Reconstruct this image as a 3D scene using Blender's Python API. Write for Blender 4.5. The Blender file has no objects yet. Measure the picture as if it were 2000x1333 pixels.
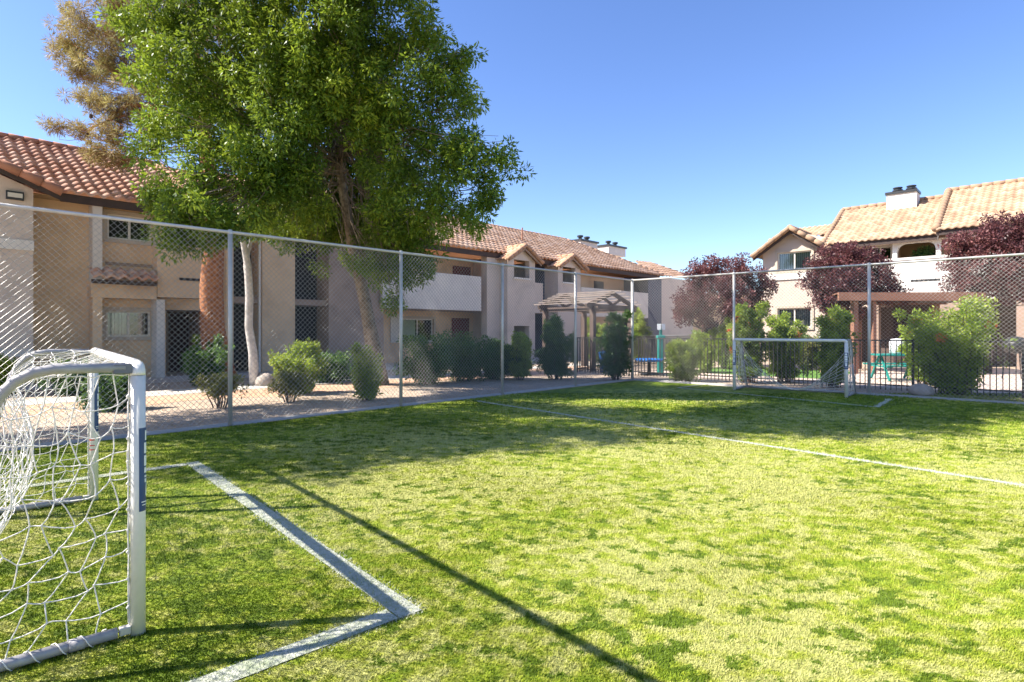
import bpy, math, random
import numpy as np
from mathutils import Vector, Matrix
random.seed(7); RNG = np.random.default_rng(7)
S = bpy.context.scene
C = S.collection
PI = math.pi
H0, F0, HX, HY = 1.4, 1120.0, 1000.0, 648.0     # eye height, focal length, principal point of the photo frame

# ------------------------------------------------------------------ helpers
def G(px, py, z=0.0):
    Y = F0*(H0-z)/(py-HY); return Vector(((px-HX)/F0*Y, Y, z))
def P(px, py, Y):
    return Vector(((px-HX)/F0*Y, Y, H0+(HY-py)/F0*Y))
class Frame:
    """local frame of a facade: a = along, o = outward"""
    def __init__(s, org, a, o):
        s.g = Vector((org[0], org[1], 0)); s.a = Vector((a[0], a[1], 0)).normalized(); s.o = Vector((o[0], o[1], 0)).normalized()
    def t(s, px, d=0.0):
        k = (px-HX)/F0; b = s.g+s.o*d
        return (k*b.y-b.x)/(s.a.x-k*s.a.y)
    def z(s, px, py, d=0.0):
        q = s.pt(s.t(px, d), d, 0); return H0+(HY-py)/F0*q.y
    def pt(s, t, d, z): 
        q = s.g+s.a*t+s.o*d; return Vector((q.x, q.y, z))
BASE = {}
def tag(o, label=None, cat=None, group=None, kind=None):
    if label: o['label'] = label
    if cat: o['category'] = cat
    if group: o['group'] = group
    if kind: o['kind'] = kind
    return o
def thing(name, loc, label, cat, group=None):
    o = bpy.data.objects.new(name, None); C.objects.link(o); o.location = loc; o.empty_display_size = .2
    BASE[o.name] = Vector(loc); return tag(o, label, cat, group)
def link_mesh(name, me, parent, loc=None):
    o = bpy.data.objects.new(name, me); C.objects.link(o)
    if parent is not None:
        o.parent = parent; BASE[o.name] = BASE[parent.name]
    else:
        o.location = loc; BASE[o.name] = Vector(loc)
    return o
def np_mesh(name, V, Fq, mats, parent=None, loc=(0, 0, 0), tint=None, midx=None, smooth=False, label=None):
    b = BASE[parent.name] if parent is not None else Vector(loc)
    V = np.asarray(V, dtype=np.float32)-np.array(b, dtype=np.float32)
    Fq = np.asarray(Fq, dtype=np.int32); n = Fq.shape[1]
    me = bpy.data.meshes.new(name)
    me.vertices.add(len(V)); me.vertices.foreach_set('co', V.ravel())
    me.loops.add(Fq.size); me.loops.foreach_set('vertex_index', Fq.ravel())
    me.polygons.add(len(Fq)); me.polygons.foreach_set('loop_start', np.arange(0, Fq.size, n, dtype=np.int32))
    me.polygons.foreach_set('loop_total', np.full(len(Fq), n, dtype=np.int32))
    if not isinstance(mats, (list, tuple)): mats = [mats]
    for m in mats: me.materials.append(m)
    if midx is not None: me.polygons.foreach_set('material_index', np.asarray(midx, dtype=np.int32))
    me.update(calc_edges=True)
    if smooth: me.polygons.foreach_set('use_smooth', np.ones(len(Fq), dtype=bool))
    if tint is not None:
        a = me.attributes.new('tint', 'FLOAT', 'POINT'); a.data.foreach_set('value', np.asarray(tint, dtype=np.float32))
    o = link_mesh(name, me, parent, b)
    if label: o['label'] = label
    return o
class MB:
    def __init__(s): s.v = []; s.f = []; s.m = []; s.k = 0
    def poly(s, pts):
        n = len(s.v); s.v += [tuple(p) for p in pts]; s.f.append(tuple(range(n, n+len(pts)))); s.m.append(s.k); return s
    def hexa(s, p):   # 8 points: bottom 4, top 4
        n = len(s.v); s.v += [tuple(q) for q in p]
        for f in ((3, 2, 1, 0), (4, 5, 6, 7), (0, 1, 5, 4), (1, 2, 6, 5), (2, 3, 7, 6), (3, 0, 4, 7)):
            s.f.append(tuple(n+i for i in f)); s.m.append(s.k)
        return s
    def box(s, c, size, rz=0.0):
        c = Vector(c); hx, hy, hz = [q/2 for q in size]; M = Matrix.Rotation(rz, 3, 'Z')
        return s.hexa([c+M@Vector((x*hx, y*hy, z*hz)) for z in (-1, 1) for x, y in ((-1, -1), (1, -1), (1, 1), (-1, 1))])
    def fbox(s, fr, t0, t1, d0, d1, z0, z1):
        return s.hexa([fr.pt(t, d, z) for z in (z0, z1) for t, d in ((t0, d0), (t1, d0), (t1, d1), (t0, d1))])
    def beam(s, p, q, w, h, up=(0, 0, 1)):
        p = Vector(p); q = Vector(q); d = (q-p).normalized(); sd = d.cross(Vector(up)).normalized(); u = sd.cross(d)
        return s.hexa([e+sd*x*w/2+u*y*h/2 for e in (p, q) for x, y in ((-1, -1), (1, -1), (1, 1), (-1, 1))])
    def tube(s, pts, r, n=8, cap=True):
        pts = [Vector(p) for p in pts]; m = len(pts)
        if not isinstance(r, (list, tuple)): r = [r]*m
        t0 = (pts[1]-pts[0]).normalized(); a = Vector((0, 0, 1)) if abs(t0.z) < .9 else Vector((1, 0, 0))
        u = t0.cross(a).normalized(); base = len(s.v)
        for i, p in enumerate(pts):
            t = (pts[min(i+1, m-1)]-pts[max(i-1, 0)]).normalized()
            u = (u-t*u.dot(t)).normalized(); w = t.cross(u)
            for k in range(n):
                an = 2*PI*k/n; s.v.append(tuple(p+(u*math.cos(an)+w*math.sin(an))*r[i]))
        for i in range(m-1):
            for k in range(n):
                a0 = base+i*n+k; a1 = base+i*n+(k+1) % n
                s.f.append((a0, a1, a1+n, a0+n)); s.m.append(s.k)
        if cap:
            s.f.append(tuple(base+k for k in reversed(range(n)))); s.m.append(s.k)
            s.f.append(tuple(base+(m-1)*n+k for k in range(n))); s.m.append(s.k)
        return s
    def lathe(s, c, prof, n=20):
        c = Vector(c); base = len(s.v)
        for r, z in prof:
            for k in range(n): s.v.append((c.x+r*math.cos(2*PI*k/n), c.y+r*math.sin(2*PI*k/n), c.z+z))
        for i in range(len(prof)-1):
            for k in range(n):
                a0 = base+i*n+k; a1 = base+i*n+(k+1) % n
                s.f.append((a0, a1, a1+n, a0+n)); s.m.append(s.k)
        return s
    def build(s, name, mats, parent=None, loc=None, smooth=False, label=None, bevel=0):
        if parent is not None: b = BASE[parent.name]
        else: b = Vector(loc) if loc is not None else Vector((0, 0, 0))
        me = bpy.data.meshes.new(name)
        me.from_pydata([(x-b.x, y-b.y, z-b.z) for x, y, z in s.v], [], s.f)
        if not isinstance(mats, (list, tuple)): mats = [mats]
        for m in mats: me.materials.append(m)
        me.polygons.foreach_set('material_index', s.m)
        if smooth: me.polygons.foreach_set('use_smooth', [True]*len(s.f))
        me.update()
        o = link_mesh(name, me, parent, b)
        if bevel:
            md = o.modifiers.new('bevel', 'BEVEL'); md.width = bevel; md.segments = 2; md.limit_method = 'ANGLE'
        if label: o['label'] = label
        return o

# ------------------------------------------------------------------ materials
def new_mat(name):
    m = bpy.data.materials.new(name); m.use_nodes = True; nt = m.node_tree; nt.nodes.clear()
    out = nt.nodes.new('ShaderNodeOutputMaterial'); return m, nt, out
def nd(nt, typ, **kw):
    n = nt.nodes.new(typ)
    for k, v in kw.items():
        if k in n.inputs.keys(): n.inputs[k].default_value = v
        else: setattr(n, k, v)
    return n
def noise(nt, vec, scale, detail=4, rough=.6):
    n = nd(nt, 'ShaderNodeTexNoise'); n.inputs['Scale'].default_value = scale; n.inputs['Detail'].default_value = detail; n.inputs['Roughness'].default_value = rough
    nt.links.new(vec, n.inputs['Vector']); return n.outputs['Fac']
def ramp(nt, fac, stops):
    r = nd(nt, 'ShaderNodeValToRGB'); e = r.color_ramp.elements
    while len(e) < len(stops): e.new(.5)
    for i, (p, c) in enumerate(stops):
        e[i].position = p; e[i].color = (*c, 1) if len(c) == 3 else c
    nt.links.new(fac, r.inputs['Fac']); return r.outputs['Color']
def mixc(nt, fac, a, b, mode='MIX'):
    n = nd(nt, 'ShaderNodeMix'); n.data_type = 'RGBA'; n.blend_type = mode
    for sock, v in ((n.inputs[0], fac), (n.inputs[6], a), (n.inputs[7], b)):
        if isinstance(v, bpy.types.NodeSocket): nt.links.new(v, sock)
        elif isinstance(v, (int, float)): sock.default_value = v
        else: sock.default_value = (*v, 1)
    return n.outputs[2]
def coords(nt): return nd(nt, 'ShaderNodeTexCoord').outputs['Object']
def pbr(name, c0, c1=None, scale=3.0, rough=.8, bump=0.0, bscale=40.0, metal=0.0, spec=.3, grime=None, gscale=1.2):
    m, nt, out = new_mat(name); b = nd(nt, 'ShaderNodeBsdfPrincipled'); nt.links.new(b.outputs[0], out.inputs[0]); co = coords(nt)
    b.inputs['Roughness'].default_value = rough; b.inputs['Metallic'].default_value = metal; b.inputs['Specular IOR Level'].default_value = spec
    c1 = c1 or tuple(q*.8 for q in c0)
    col = ramp(nt, noise(nt, co, scale), [(.3, c0), (.7, c1)])
    if grime: col = mixc(nt, ramp(nt, noise(nt, co, gscale, 6), [(.5, (0, 0, 0)), (.75, (.7, .7, .7))]), col, grime)
    nt.links.new(col, b.inputs['Base Color'])
    if bump:
        bn = nd(nt, 'ShaderNodeBump'); bn.inputs['Strength'].default_value = bump; bn.inputs['Distance'].default_value = .02
        nt.links.new(noise(nt, co, bscale, 3), bn.inputs['Height']); nt.links.new(bn.outputs[0], b.inputs['Normal'])
    return m
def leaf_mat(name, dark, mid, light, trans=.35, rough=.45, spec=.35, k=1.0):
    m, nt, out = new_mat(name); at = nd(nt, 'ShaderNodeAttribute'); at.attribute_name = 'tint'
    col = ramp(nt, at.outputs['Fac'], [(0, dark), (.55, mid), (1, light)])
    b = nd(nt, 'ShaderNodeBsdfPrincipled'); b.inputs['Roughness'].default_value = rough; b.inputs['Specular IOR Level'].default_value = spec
    nt.links.new(col, b.inputs['Base Color'])
    tr = nd(nt, 'ShaderNodeBsdfTranslucent'); tc = mixc(nt, .5, col, light); nt.links.new(tc, tr.inputs['Color'])
    mx = nd(nt, 'ShaderNodeMixShader'); mx.inputs[0].default_value = trans
    nt.links.new(b.outputs[0], mx.inputs[1]); nt.links.new(tr.outputs[0], mx.inputs[2]); nt.links.new(mx.outputs[0], out.inputs[0])
    return m
def tile_mat(name, c0, c1, c2):
    m, nt, out = new_mat(name); at = nd(nt, 'ShaderNodeAttribute'); at.attribute_name = 'tint'
    col = ramp(nt, at.outputs['Fac'], [(0, c0), (.5, c1), (1, c2)])
    co = coords(nt); col = mixc(nt, ramp(nt, noise(nt, co, 1.5, 6), [(.45, (0, 0, 0)), (.8, (.45, .45, .45))]), col, tuple(q*.45 for q in c0))
    b = nd(nt, 'ShaderNodeBsdfPrincipled'); b.inputs['Roughness'].default_value = .85; b.inputs['Specular IOR Level'].default_value = .2
    nt.links.new(col, b.inputs['Base Color']); nt.links.new(b.outputs[0], out.inputs[0]); return m
def turf_color(nt, co, lin=False):
    """matted pile: pale combed areas with darker upright islands"""
    mp = nd(nt, 'ShaderNodeMapping'); nt.links.new(co, mp.inputs['Vector']); mp.inputs['Rotation'].default_value = (0, 0, .25); mp.inputs['Scale'].default_value = (1, 1.25, 1)
    v = mp.outputs[0]
    big = noise(nt, v, .42, 3, .5); med = noise(nt, v, 6.5, 6, .62); fine = noise(nt, v, 60, 2, .6)
    ad = nd(nt, 'ShaderNodeMath', operation='MULTIPLY_ADD'); nt.links.new(big, ad.inputs[0]); ad.inputs[1].default_value = .75; nt.links.new(med, ad.inputs[2])
    ad2 = nd(nt, 'ShaderNodeMath', operation='MULTIPLY_ADD'); nt.links.new(fine, ad2.inputs[0]); ad2.inputs[1].default_value = .10; nt.links.new(ad.outputs[0], ad2.inputs[2])
    # the middle of the pitch is played flat, so it is combed paler than the margins
    vd = nd(nt, 'ShaderNodeVectorMath', operation='DISTANCE'); nt.links.new(co, vd.inputs[0]); vd.inputs[1].default_value = (1.8, 6.2, 0)
    mr_ = nd(nt, 'ShaderNodeMapRange'); nt.links.new(vd.outputs['Value'], mr_.inputs['Value']); mr_.inputs['From Min'].default_value = 1.5; mr_.inputs['From Max'].default_value = 7; mr_.inputs['To Min'].default_value = .06; mr_.inputs['To Max'].default_value = -.04
    ad3 = nd(nt, 'ShaderNodeMath', operation='ADD'); nt.links.new(ad2.outputs[0], ad3.inputs[0]); nt.links.new(mr_.outputs[0], ad3.inputs[1]); ad2 = ad3
    base = ramp(nt, ad2.outputs[0], [(.78, (.20, .275, .014)), (.86, (.265, .32, .022)), (.93, (.345, .37, .055)), (1.0, (.42, .42, .13))])
    # upright islands: small ragged flecks, denser towards the margins
    i1 = noise(nt, v, 5.5, 7, .68); i2 = noise(nt, v, .9, 2, .5)
    m1 = nd(nt, 'ShaderNodeMath', operation='MULTIPLY_ADD'); nt.links.new(i2, m1.inputs[0]); m1.inputs[1].default_value = .35; nt.links.new(i1, m1.inputs[2])
    m2 = nd(nt, 'ShaderNodeMath', operation='ADD'); nt.links.new(m1.outputs[0], m2.inputs[0]); nt.links.new(mr_.outputs[0], m2.inputs[1])
    msk = ramp(nt, m2.outputs[0], [(.632, (1, 1, 1)), (.648, (0, 0, 0))])
    return mixc(nt, msk, base, (.115, .175, .008))
def mat_turf(blade=False):
    m, nt, out = new_mat('turf_blade' if blade else 'turf'); co = nd(nt, 'ShaderNodeNewGeometry').outputs['Position']
    col = turf_color(nt, co)
    b = nd(nt, 'ShaderNodeBsdfPrincipled'); b.inputs['Roughness'].default_value = .6; b.inputs['Specular IOR Level'].default_value = .25
    if blade:
        at = nd(nt, 'ShaderNodeAttribute'); at.attribute_name = 'tint'
        col = mixc(nt, 1.0, col, ramp(nt, at.outputs['Fac'], [(0, (.5, .58, .4)), (.5, (.97, .97, .97)), (1, (1.25, 1.2, 1.3))]), 'MULTIPLY')
        tr = nd(nt, 'ShaderNodeBsdfTranslucent'); nt.links.new(col, tr.inputs['Color']); mx = nd(nt, 'ShaderNodeMixShader'); mx.inputs[0].default_value = .1
        nt.links.new(col, b.inputs['Base Color']); nt.links.new(b.outputs[0], mx.inputs[1]); nt.links.new(tr.outputs[0], mx.inputs[2]); nt.links.new(mx.outputs[0], out.inputs[0])
    else:
        f = noise(nt, co, 130, 2, .7)
        col = mixc(nt, 1.0, col, ramp(nt, f, [(.35, (.62, .66, .5)), (.55, (1, 1, 1)), (.7, (1.15, 1.12, 1.15))]), 'MULTIPLY')
        nt.links.new(col, b.inputs['Base Color'])
        bn = nd(nt, 'ShaderNodeBump'); bn.inputs['Strength'].default_value = .8; bn.inputs['Distance'].default_value = .015
        nt.links.new(noise(nt, co, 90, 3, .7), bn.inputs['Height']); nt.links.new(bn.outputs[0], b.inputs['Normal']); nt.links.new(b.outputs[0], out.inputs[0])
    return m
def mat_gravel(name, a, b_, c, scale=45):
    m, nt, out = new_mat(name); co = nd(nt, 'ShaderNodeNewGeometry').outputs['Position']
    vo = nd(nt, 'ShaderNodeTexVoronoi'); vo.inputs['Scale'].default_value = scale; nt.links.new(co, vo.inputs['Vector'])
    sep = nd(nt, 'ShaderNodeSeparateColor'); nt.links.new(vo.outputs['Color'], sep.inputs[0])
    col = ramp(nt, sep.outputs[0], [(0, a), (.5, b_), (1, c)])
    col = mixc(nt, ramp(nt, noise(nt, co, 1.1, 5), [(.4, (0, 0, 0)), (.7, (.5, .5, .5))]), col, a)
    b = nd(nt, 'ShaderNodeBsdfPrincipled'); b.inputs['Roughness'].default_value = .9; b.inputs['Specular IOR Level'].default_value = .15; nt.links.new(col, b.inputs['Base Color'])
    bn = nd(nt, 'ShaderNodeBump'); bn.inputs['Strength'].default_value = .7; bn.inputs['Distance'].default_value = .02
    nt.links.new(vo.outputs['Distance'], bn.inputs['Height']); bn.invert = True; nt.links.new(bn.outputs[0], b.inputs['Normal']); nt.links.new(b.outputs[0], out.inputs[0]); return m
def mat_glass(name, tintc=(.75, .82, .8), refl=.25):
    m, nt, out = new_mat(name); tr = nd(nt, 'ShaderNodeBsdfTransparent'); tr.inputs[0].default_value = (*tintc, 1)
    gl = nd(nt, 'ShaderNodeBsdfGlossy'); gl.inputs['Roughness'].default_value = .03
    fr = nd(nt, 'ShaderNodeFresnel'); fr.inputs[0].default_value = 1.5
    ad = nd(nt, 'ShaderNodeMath', operation='ADD'); nt.links.new(fr.outputs[0], ad.inputs[0]); ad.inputs[1].default_value = refl*.3
    mx = nd(nt, 'ShaderNodeMixShader'); nt.links.new(ad.outputs[0], mx.inputs[0]); nt.links.new(tr.outputs[0], mx.inputs[1]); nt.links.new(gl.outputs[0], mx.inputs[2]); nt.links.new(mx.outputs[0], out.inputs[0]); return m

M = {}
M['stucco_tan'] = pbr('stucco_tan', (.74, .53, .34), (.68, .48, .30), 2, .9, .35, 120, grime=(.45, .30, .19))
M['stucco_grey'] = pbr('stucco_grey', (.66, .55, .46), (.61, .51, .43), 2, .9, .35, 120, grime=(.42, .35, .30))
M['stucco_pale'] = pbr('stucco_pale', (.70, .64, .57), (.64, .585, .52), 2, .9, .3, 120, grime=(.56, .50, .45))
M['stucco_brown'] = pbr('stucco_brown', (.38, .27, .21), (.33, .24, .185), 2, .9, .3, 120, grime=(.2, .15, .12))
M['stucco_shaded'] = pbr('stucco_shaded', (.13, .095, .08), (.10, .075, .065), 2, .9, .3, 120)  # darkened stucco, paints the shade under the right balcony
M['stucco_cream'] = pbr('stucco_cream', (.58, .47, .385), (.54, .44, .36), 2, .9, .3, 120, grime=(.48, .38, .31))
M['stucco_white'] = pbr('stucco_white', (.74, .70, .64), (.70, .66, .6), 2, .9, .25, 120, grime=(.6, .55, .5))
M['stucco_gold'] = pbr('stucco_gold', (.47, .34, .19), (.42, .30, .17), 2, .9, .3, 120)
M['fascia'] = pbr('fascia', (.055, .04, .035), (.08, .055, .045), 4, .7)
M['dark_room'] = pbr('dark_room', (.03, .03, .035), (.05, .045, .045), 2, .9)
M['door_red'] = pbr('door_red', (.16, .03, .03), (.12, .025, .03), 2, .55)
M['door_dark'] = pbr('door_dark', (.06, .035, .035), (.045, .03, .03), 2, .6)
M['shade_blue'] = pbr('shade_blue_wall', (.10, .105, .14), (.08, .085, .12), 2, .8)  # dark blue puts the shade of the end wall and gaps into colour
M['frame'] = pbr('window_frame', (.70, .66, .58), (.64, .60, .52), 3, .5)
M['trim'] = pbr('window_trim', (.50, .42, .33), (.46, .38, .30), 3, .8)
M['blind'] = pbr('blind', (.62, .64, .60), (.5, .54, .52), 6, .7)
M['glass'] = mat_glass('glass')
M['tile_red'] = tile_mat('tile_red', (.46, .22, .14), (.58, .33, .23), (.66, .44, .33))
M['tile_mid'] = tile_mat('tile_mid', (.46, .27, .17), (.60, .38, .25), (.70, .49, .36))
M['tile_pale'] = tile_mat('tile_pale', (.37, .24, .155), (.45, .31, .205), (.51, .37, .26))
M['galv'] = pbr('galvanised', (.60, .575, .53), (.48, .46, .42), 6, .5, metal=.3, spec=.5)
M['wire'] = pbr('wire', (.44, .43, .41), (.33, .32, .30), 3, .45, metal=.35, spec=.5)
M['goal_white'] = pbr('goal_white', (.80, .77, .70), (.70, .68, .61), 9, .38, spec=.5, grime=(.55, .55, .5), gscale=5)
M['goal_grey'] = pbr('goal_grey', (.30, .285, .29), (.38, .36, .35), 12, .55, metal=.15, spec=.5, grime=(.55, .55, .55), gscale=9)
M['bracket'] = pbr('bracket', (.12, .13, .16), (.2, .2, .22), 12, .5, metal=.4)
M['net'] = pbr('net_cord', (.84, .80, .74), (.74, .69, .62), 30, .8)
M['navy'] = pbr('navy_label', (.012, .045, .16), (.016, .065, .19), 12, .35, spec=.5)
M['label_white'] = pbr('label_white', (.85, .86, .86), (.8, .82, .82), 12, .4)
M['label_red'] = pbr('label_red', (.6, .05, .04), (.5, .05, .04), 12, .4)
M['iron'] = pbr('iron', (.03, .028, .028), (.05, .045, .04), 8, .5, spec=.4)
M['light_rail'] = pbr('light_rail', (.5, .5, .48), (.42, .42, .4), 8, .5)
M['slat'] = pbr('slat_wood', (.33, .27, .23), (.24, .19, .16), 5, .8)
M['wood_dark'] = pbr('wood_dark', (.10, .07, .06), (.15, .105, .085), 5, .8)
M['wood_red'] = pbr('wood_red', (.30, .15, .10), (.24, .12, .08), 4, .8, grime=(.2, .1, .07))
M['bark_pine'] = pbr('bark_pine', (.22, .075, .035), (.50, .23, .11), 11, .95, 1.0, 16, grime=(.13, .06, .04), gscale=9)
M['bark_grey'] = pbr('bark_grey', (.36, .29, .21), (.16, .125, .09), 7, .95, 1.0, 26, grime=(.07, .055, .04), gscale=9)
M['bark_white'] = pbr('bark_white', (.68, .63, .58), (.46, .42, .38), 5, .9, .5, 30, grime=(.2, .18, .16), gscale=4)
M['bark_dark'] = pbr('bark_dark', (.09, .065, .05), (.14, .10, .08), 12, .95, .6, 30)
M['concrete'] = pbr('concrete', (.56, .50, .43), (.50, .45, .39), 1.5, .9, .2, 80, grime=(.42, .37, .32))
M['walk_pink'] = pbr('walk_pink', (.60, .47, .38), (.55, .43, .35), 1.5, .9, .2, 80, grime=(.44, .35, .29))
M['kerb'] = pbr('kerb', (.42, .41, .40), (.36, .35, .34), 3, .9)
M['teal'] = pbr('teal_paint', (.02, .22, .19), (.03, .26, .22), 4, .45)
M['blue'] = pbr('blue_plastic', (.02, .16, .50), (.02, .13, .42), 4, .4)
M['white_pl'] = pbr('white_plastic', (.8, .8, .8), (.74, .74, .74), 4, .4)
M['black_met'] = pbr('black_metal', (.02, .02, .022), (.035, .035, .035), 4, .4, spec=.5)
M['stone'] = pbr('stone', (.45, .38, .32), (.33, .28, .24), 6, .9, .8, 14)
M['gravel'] = mat_gravel('gravel', (.34, .25, .18), (.50, .385, .285), (.62, .50, .39))
M['gravel_sunlit'] = mat_gravel('gravel_sunlit', (.46, .27, .17), (.60, .38, .25), (.68, .48, .34))
M['lawn'] = pbr('lawn', (.09, .19, .03), (.13, .24, .045), 3, .9, .6, 60)
M['turf'] = mat_turf(); M['blade'] = mat_turf(True)
M['line'] = pbr('painted_line', (.54, .54, .47), (.33, .36, .24), 45, .85, .6, 120, grime=(.2, .26, .1), gscale=6)
M['line_blade'] = pbr('painted_blade', (.64, .63, .56), (.34, .37, .24), 40, .8, grime=(.2, .27, .09), gscale=5)
M['ash_leaf'] = leaf_mat('ash_leaf', (.02, .055, .012), (.105, .205, .022), (.44, .53, .05), .38)
M['pine_leaf'] = leaf_mat('pine_needle', (.19, .095, .05), (.42, .29, .12), (.50, .50, .17), .3, .6)
M['plum_leaf'] = leaf_mat('plum_leaf', (.045, .017, .022), (.125, .045, .05), (.33, .14, .125), .3, .45)
M['shrub_leaf'] = leaf_mat('shrub_leaf', (.07, .14, .02), (.22, .32, .04), (.50, .56, .10), .42)
M['dark_leaf'] = leaf_mat('dark_leaf', (.025, .07, .022), (.065, .145, .04), (.20, .31, .07), .3)
M['olive_leaf'] = leaf_mat('olive_leaf', (.05, .065, .03), (.12, .14, .05), (.32, .30, .08), .3)
M['flower'] = leaf_mat('flower', (.5, .10, .03), (.75, .16, .06), (.85, .30, .12), .3)

# ------------------------------------------------------------------ foliage
def rand_dirs(n):
    v = RNG.normal(size=(n, 3)); return v/np.linalg.norm(v, axis=1, keepdims=True)
def leaves(name, m, parent, centers, per, spread, L, W, droop=.25, tilt=0.0, tint_c=None, out_from=None, label=None):
    """centers (N,3); per leaves around each; folded diamond leaves"""
    centers = np.asarray(centers); N = len(centers)*per
    c = np.repeat(centers, per, axis=0)
    off = rand_dirs(N)*(RNG.random((N, 1))**.5)*spread
    p = c+off
    d = off/np.maximum(np.linalg.norm(off, axis=1, keepdims=True), 1e-6)+rand_dirs(N)*.8
    d[:, 2] -= droop; d /= np.linalg.norm(d, axis=1, keepdims=True)
    s = np.cross(d, rand_dirs(N)); s /= np.maximum(np.linalg.norm(s, axis=1, keepdims=True), 1e-6)
    nrm = np.cross(s, d)
    ln = (L*(.65+.7*RNG.random((N, 1)))); wd = ln*(W/L)
    a = p; b = p+d*ln*.45+s*wd*.5+nrm*wd*.12; t = p+d*ln-nrm*wd*.1; e = p+d*ln*.45-s*wd*.5+nrm*wd*.12
    V = np.stack([a, b, t, e], axis=1).reshape(-1, 3)
    Fq = np.arange(N*4).reshape(-1, 4)
    base = np.repeat(tint_c if tint_c is not None else RNG.random(len(centers)), per)
    ti = np.clip(base*.6+RNG.random(N)*.5-.05, 0, 1)
    return np_mesh(name, V, Fq, m, parent, tint=np.repeat(ti, 4), label=label)
def shell_points(lobes, dens, inner=.45):
    """lobes: (Vector centre, radius, squash) -> points spread through the outer volume of each lobe"""
    out = []
    for c, r, sq in lobes:
        n = max(6, int(dens*r*r)); d = rand_dirs(n); rr = r*(inner+(1-inner)*RNG.random((n, 1))**.6)*(1+.12*RNG.normal(size=(n, 1)))
        q = d*rr; q[:, 2] *= sq; out.append(q+np.array(c))
    return np.concatenate(out)
def limb(mb, p, q, r0, r1, wob=.1, n=6, seg=5):
    p = Vector(p); q = Vector(q); L = (q-p).length; pts = []; rs = []
    for i in range(seg+1):
        f = i/seg; e = p.lerp(q, f)
        if 0 < i < seg: e += Vector((random.uniform(-1, 1), random.uniform(-1, 1), random.uniform(-.5, .5)))*wob*L*.3
        pts.append(e); rs.append(r0+(r1-r0)*f)
    mb.tube(pts, rs, n); return pts
def shrub(px, py, wpx, hpx, label, m='shrub_leaf', L=.07, W=.028, dens=1.0, name='shrub', flowers=0, loose=.0, Y=None, group=None, stems=9, per=26):
    b = G(px, py) if Y is None else Vector(((px-HX)/F0*Y, Y, 0))
    w = wpx/F0*b.y; h = hpx/F0*b.y
    o = thing(name, b, label, 'shrub', group)
    st = MB(); cs = []; sp = []
    for i in range(stems):
        an = 2*PI*i/stems+random.random()*.6; hh = h*random.uniform(.55, 1.0); rr = w*.5*random.uniform(.15, .95)*(1.25-.5*hh/h)
        f0 = b+Vector((math.cos(an), math.sin(an), 0))*rr*.35; top = b+Vector((math.cos(an)*rr, math.sin(an)*rr, hh)); pts = limb(st, f0, top, .012+h*.003, .005, .14, 5)
        for p in pts[1:4]: cs.append((p, max(.09, w*.12), 1.0))
        sp.append((pts[-1], max(.06, w*.07), 1.6)); sp.append((pts[-2], max(.07, w*.09), 1.4))
        for _ in range(2 if loose > .4 else 1):
            q = random.choice(pts[2:5]); e = q+Vector((random.uniform(-.2, .2)*w, random.uniform(-.2, .2)*w, h*random.uniform(.08, .3))); e.z = min(e.z, h); limb(st, q, e, .006, .003, .1, 4, 2); sp.append((e, max(.05, w*.07), 1.3))
    st.build('stem', M['bark_dark'], o)
    body = [(b+Vector((random.uniform(-.34, .34)*w, random.uniform(-.28, .28)*w, h*random.uniform(.14, .62))), w*random.uniform(.15, .24), 1.0) for _ in range(int(14*(1-loose)))]
    pts = shell_points(cs*(1 if loose < .7 else 0)+body, 70*dens/max(w, .5), .1); pt2 = shell_points(sp, 130*dens/max(w, .5), .0)
    z1 = RNG.random(len(pts))*.45+.05; z2 = RNG.random(len(pt2))*.4+.55  # body tinted darker, tip sprigs lighter: sunlit tops put into the colour
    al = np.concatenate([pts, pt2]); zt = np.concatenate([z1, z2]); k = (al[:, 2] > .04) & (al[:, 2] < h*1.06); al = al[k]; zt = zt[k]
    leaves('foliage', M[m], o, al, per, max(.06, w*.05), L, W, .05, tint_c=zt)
    if flowers:
        top = np.array([p for p, _, _ in sp])[RNG.integers(0, len(sp), flowers)]+RNG.normal(size=(flowers, 3))*.08
        leaves('blossom', M['flower'], o, top, 40, .09, .05, .04, 0)
    return o

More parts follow.
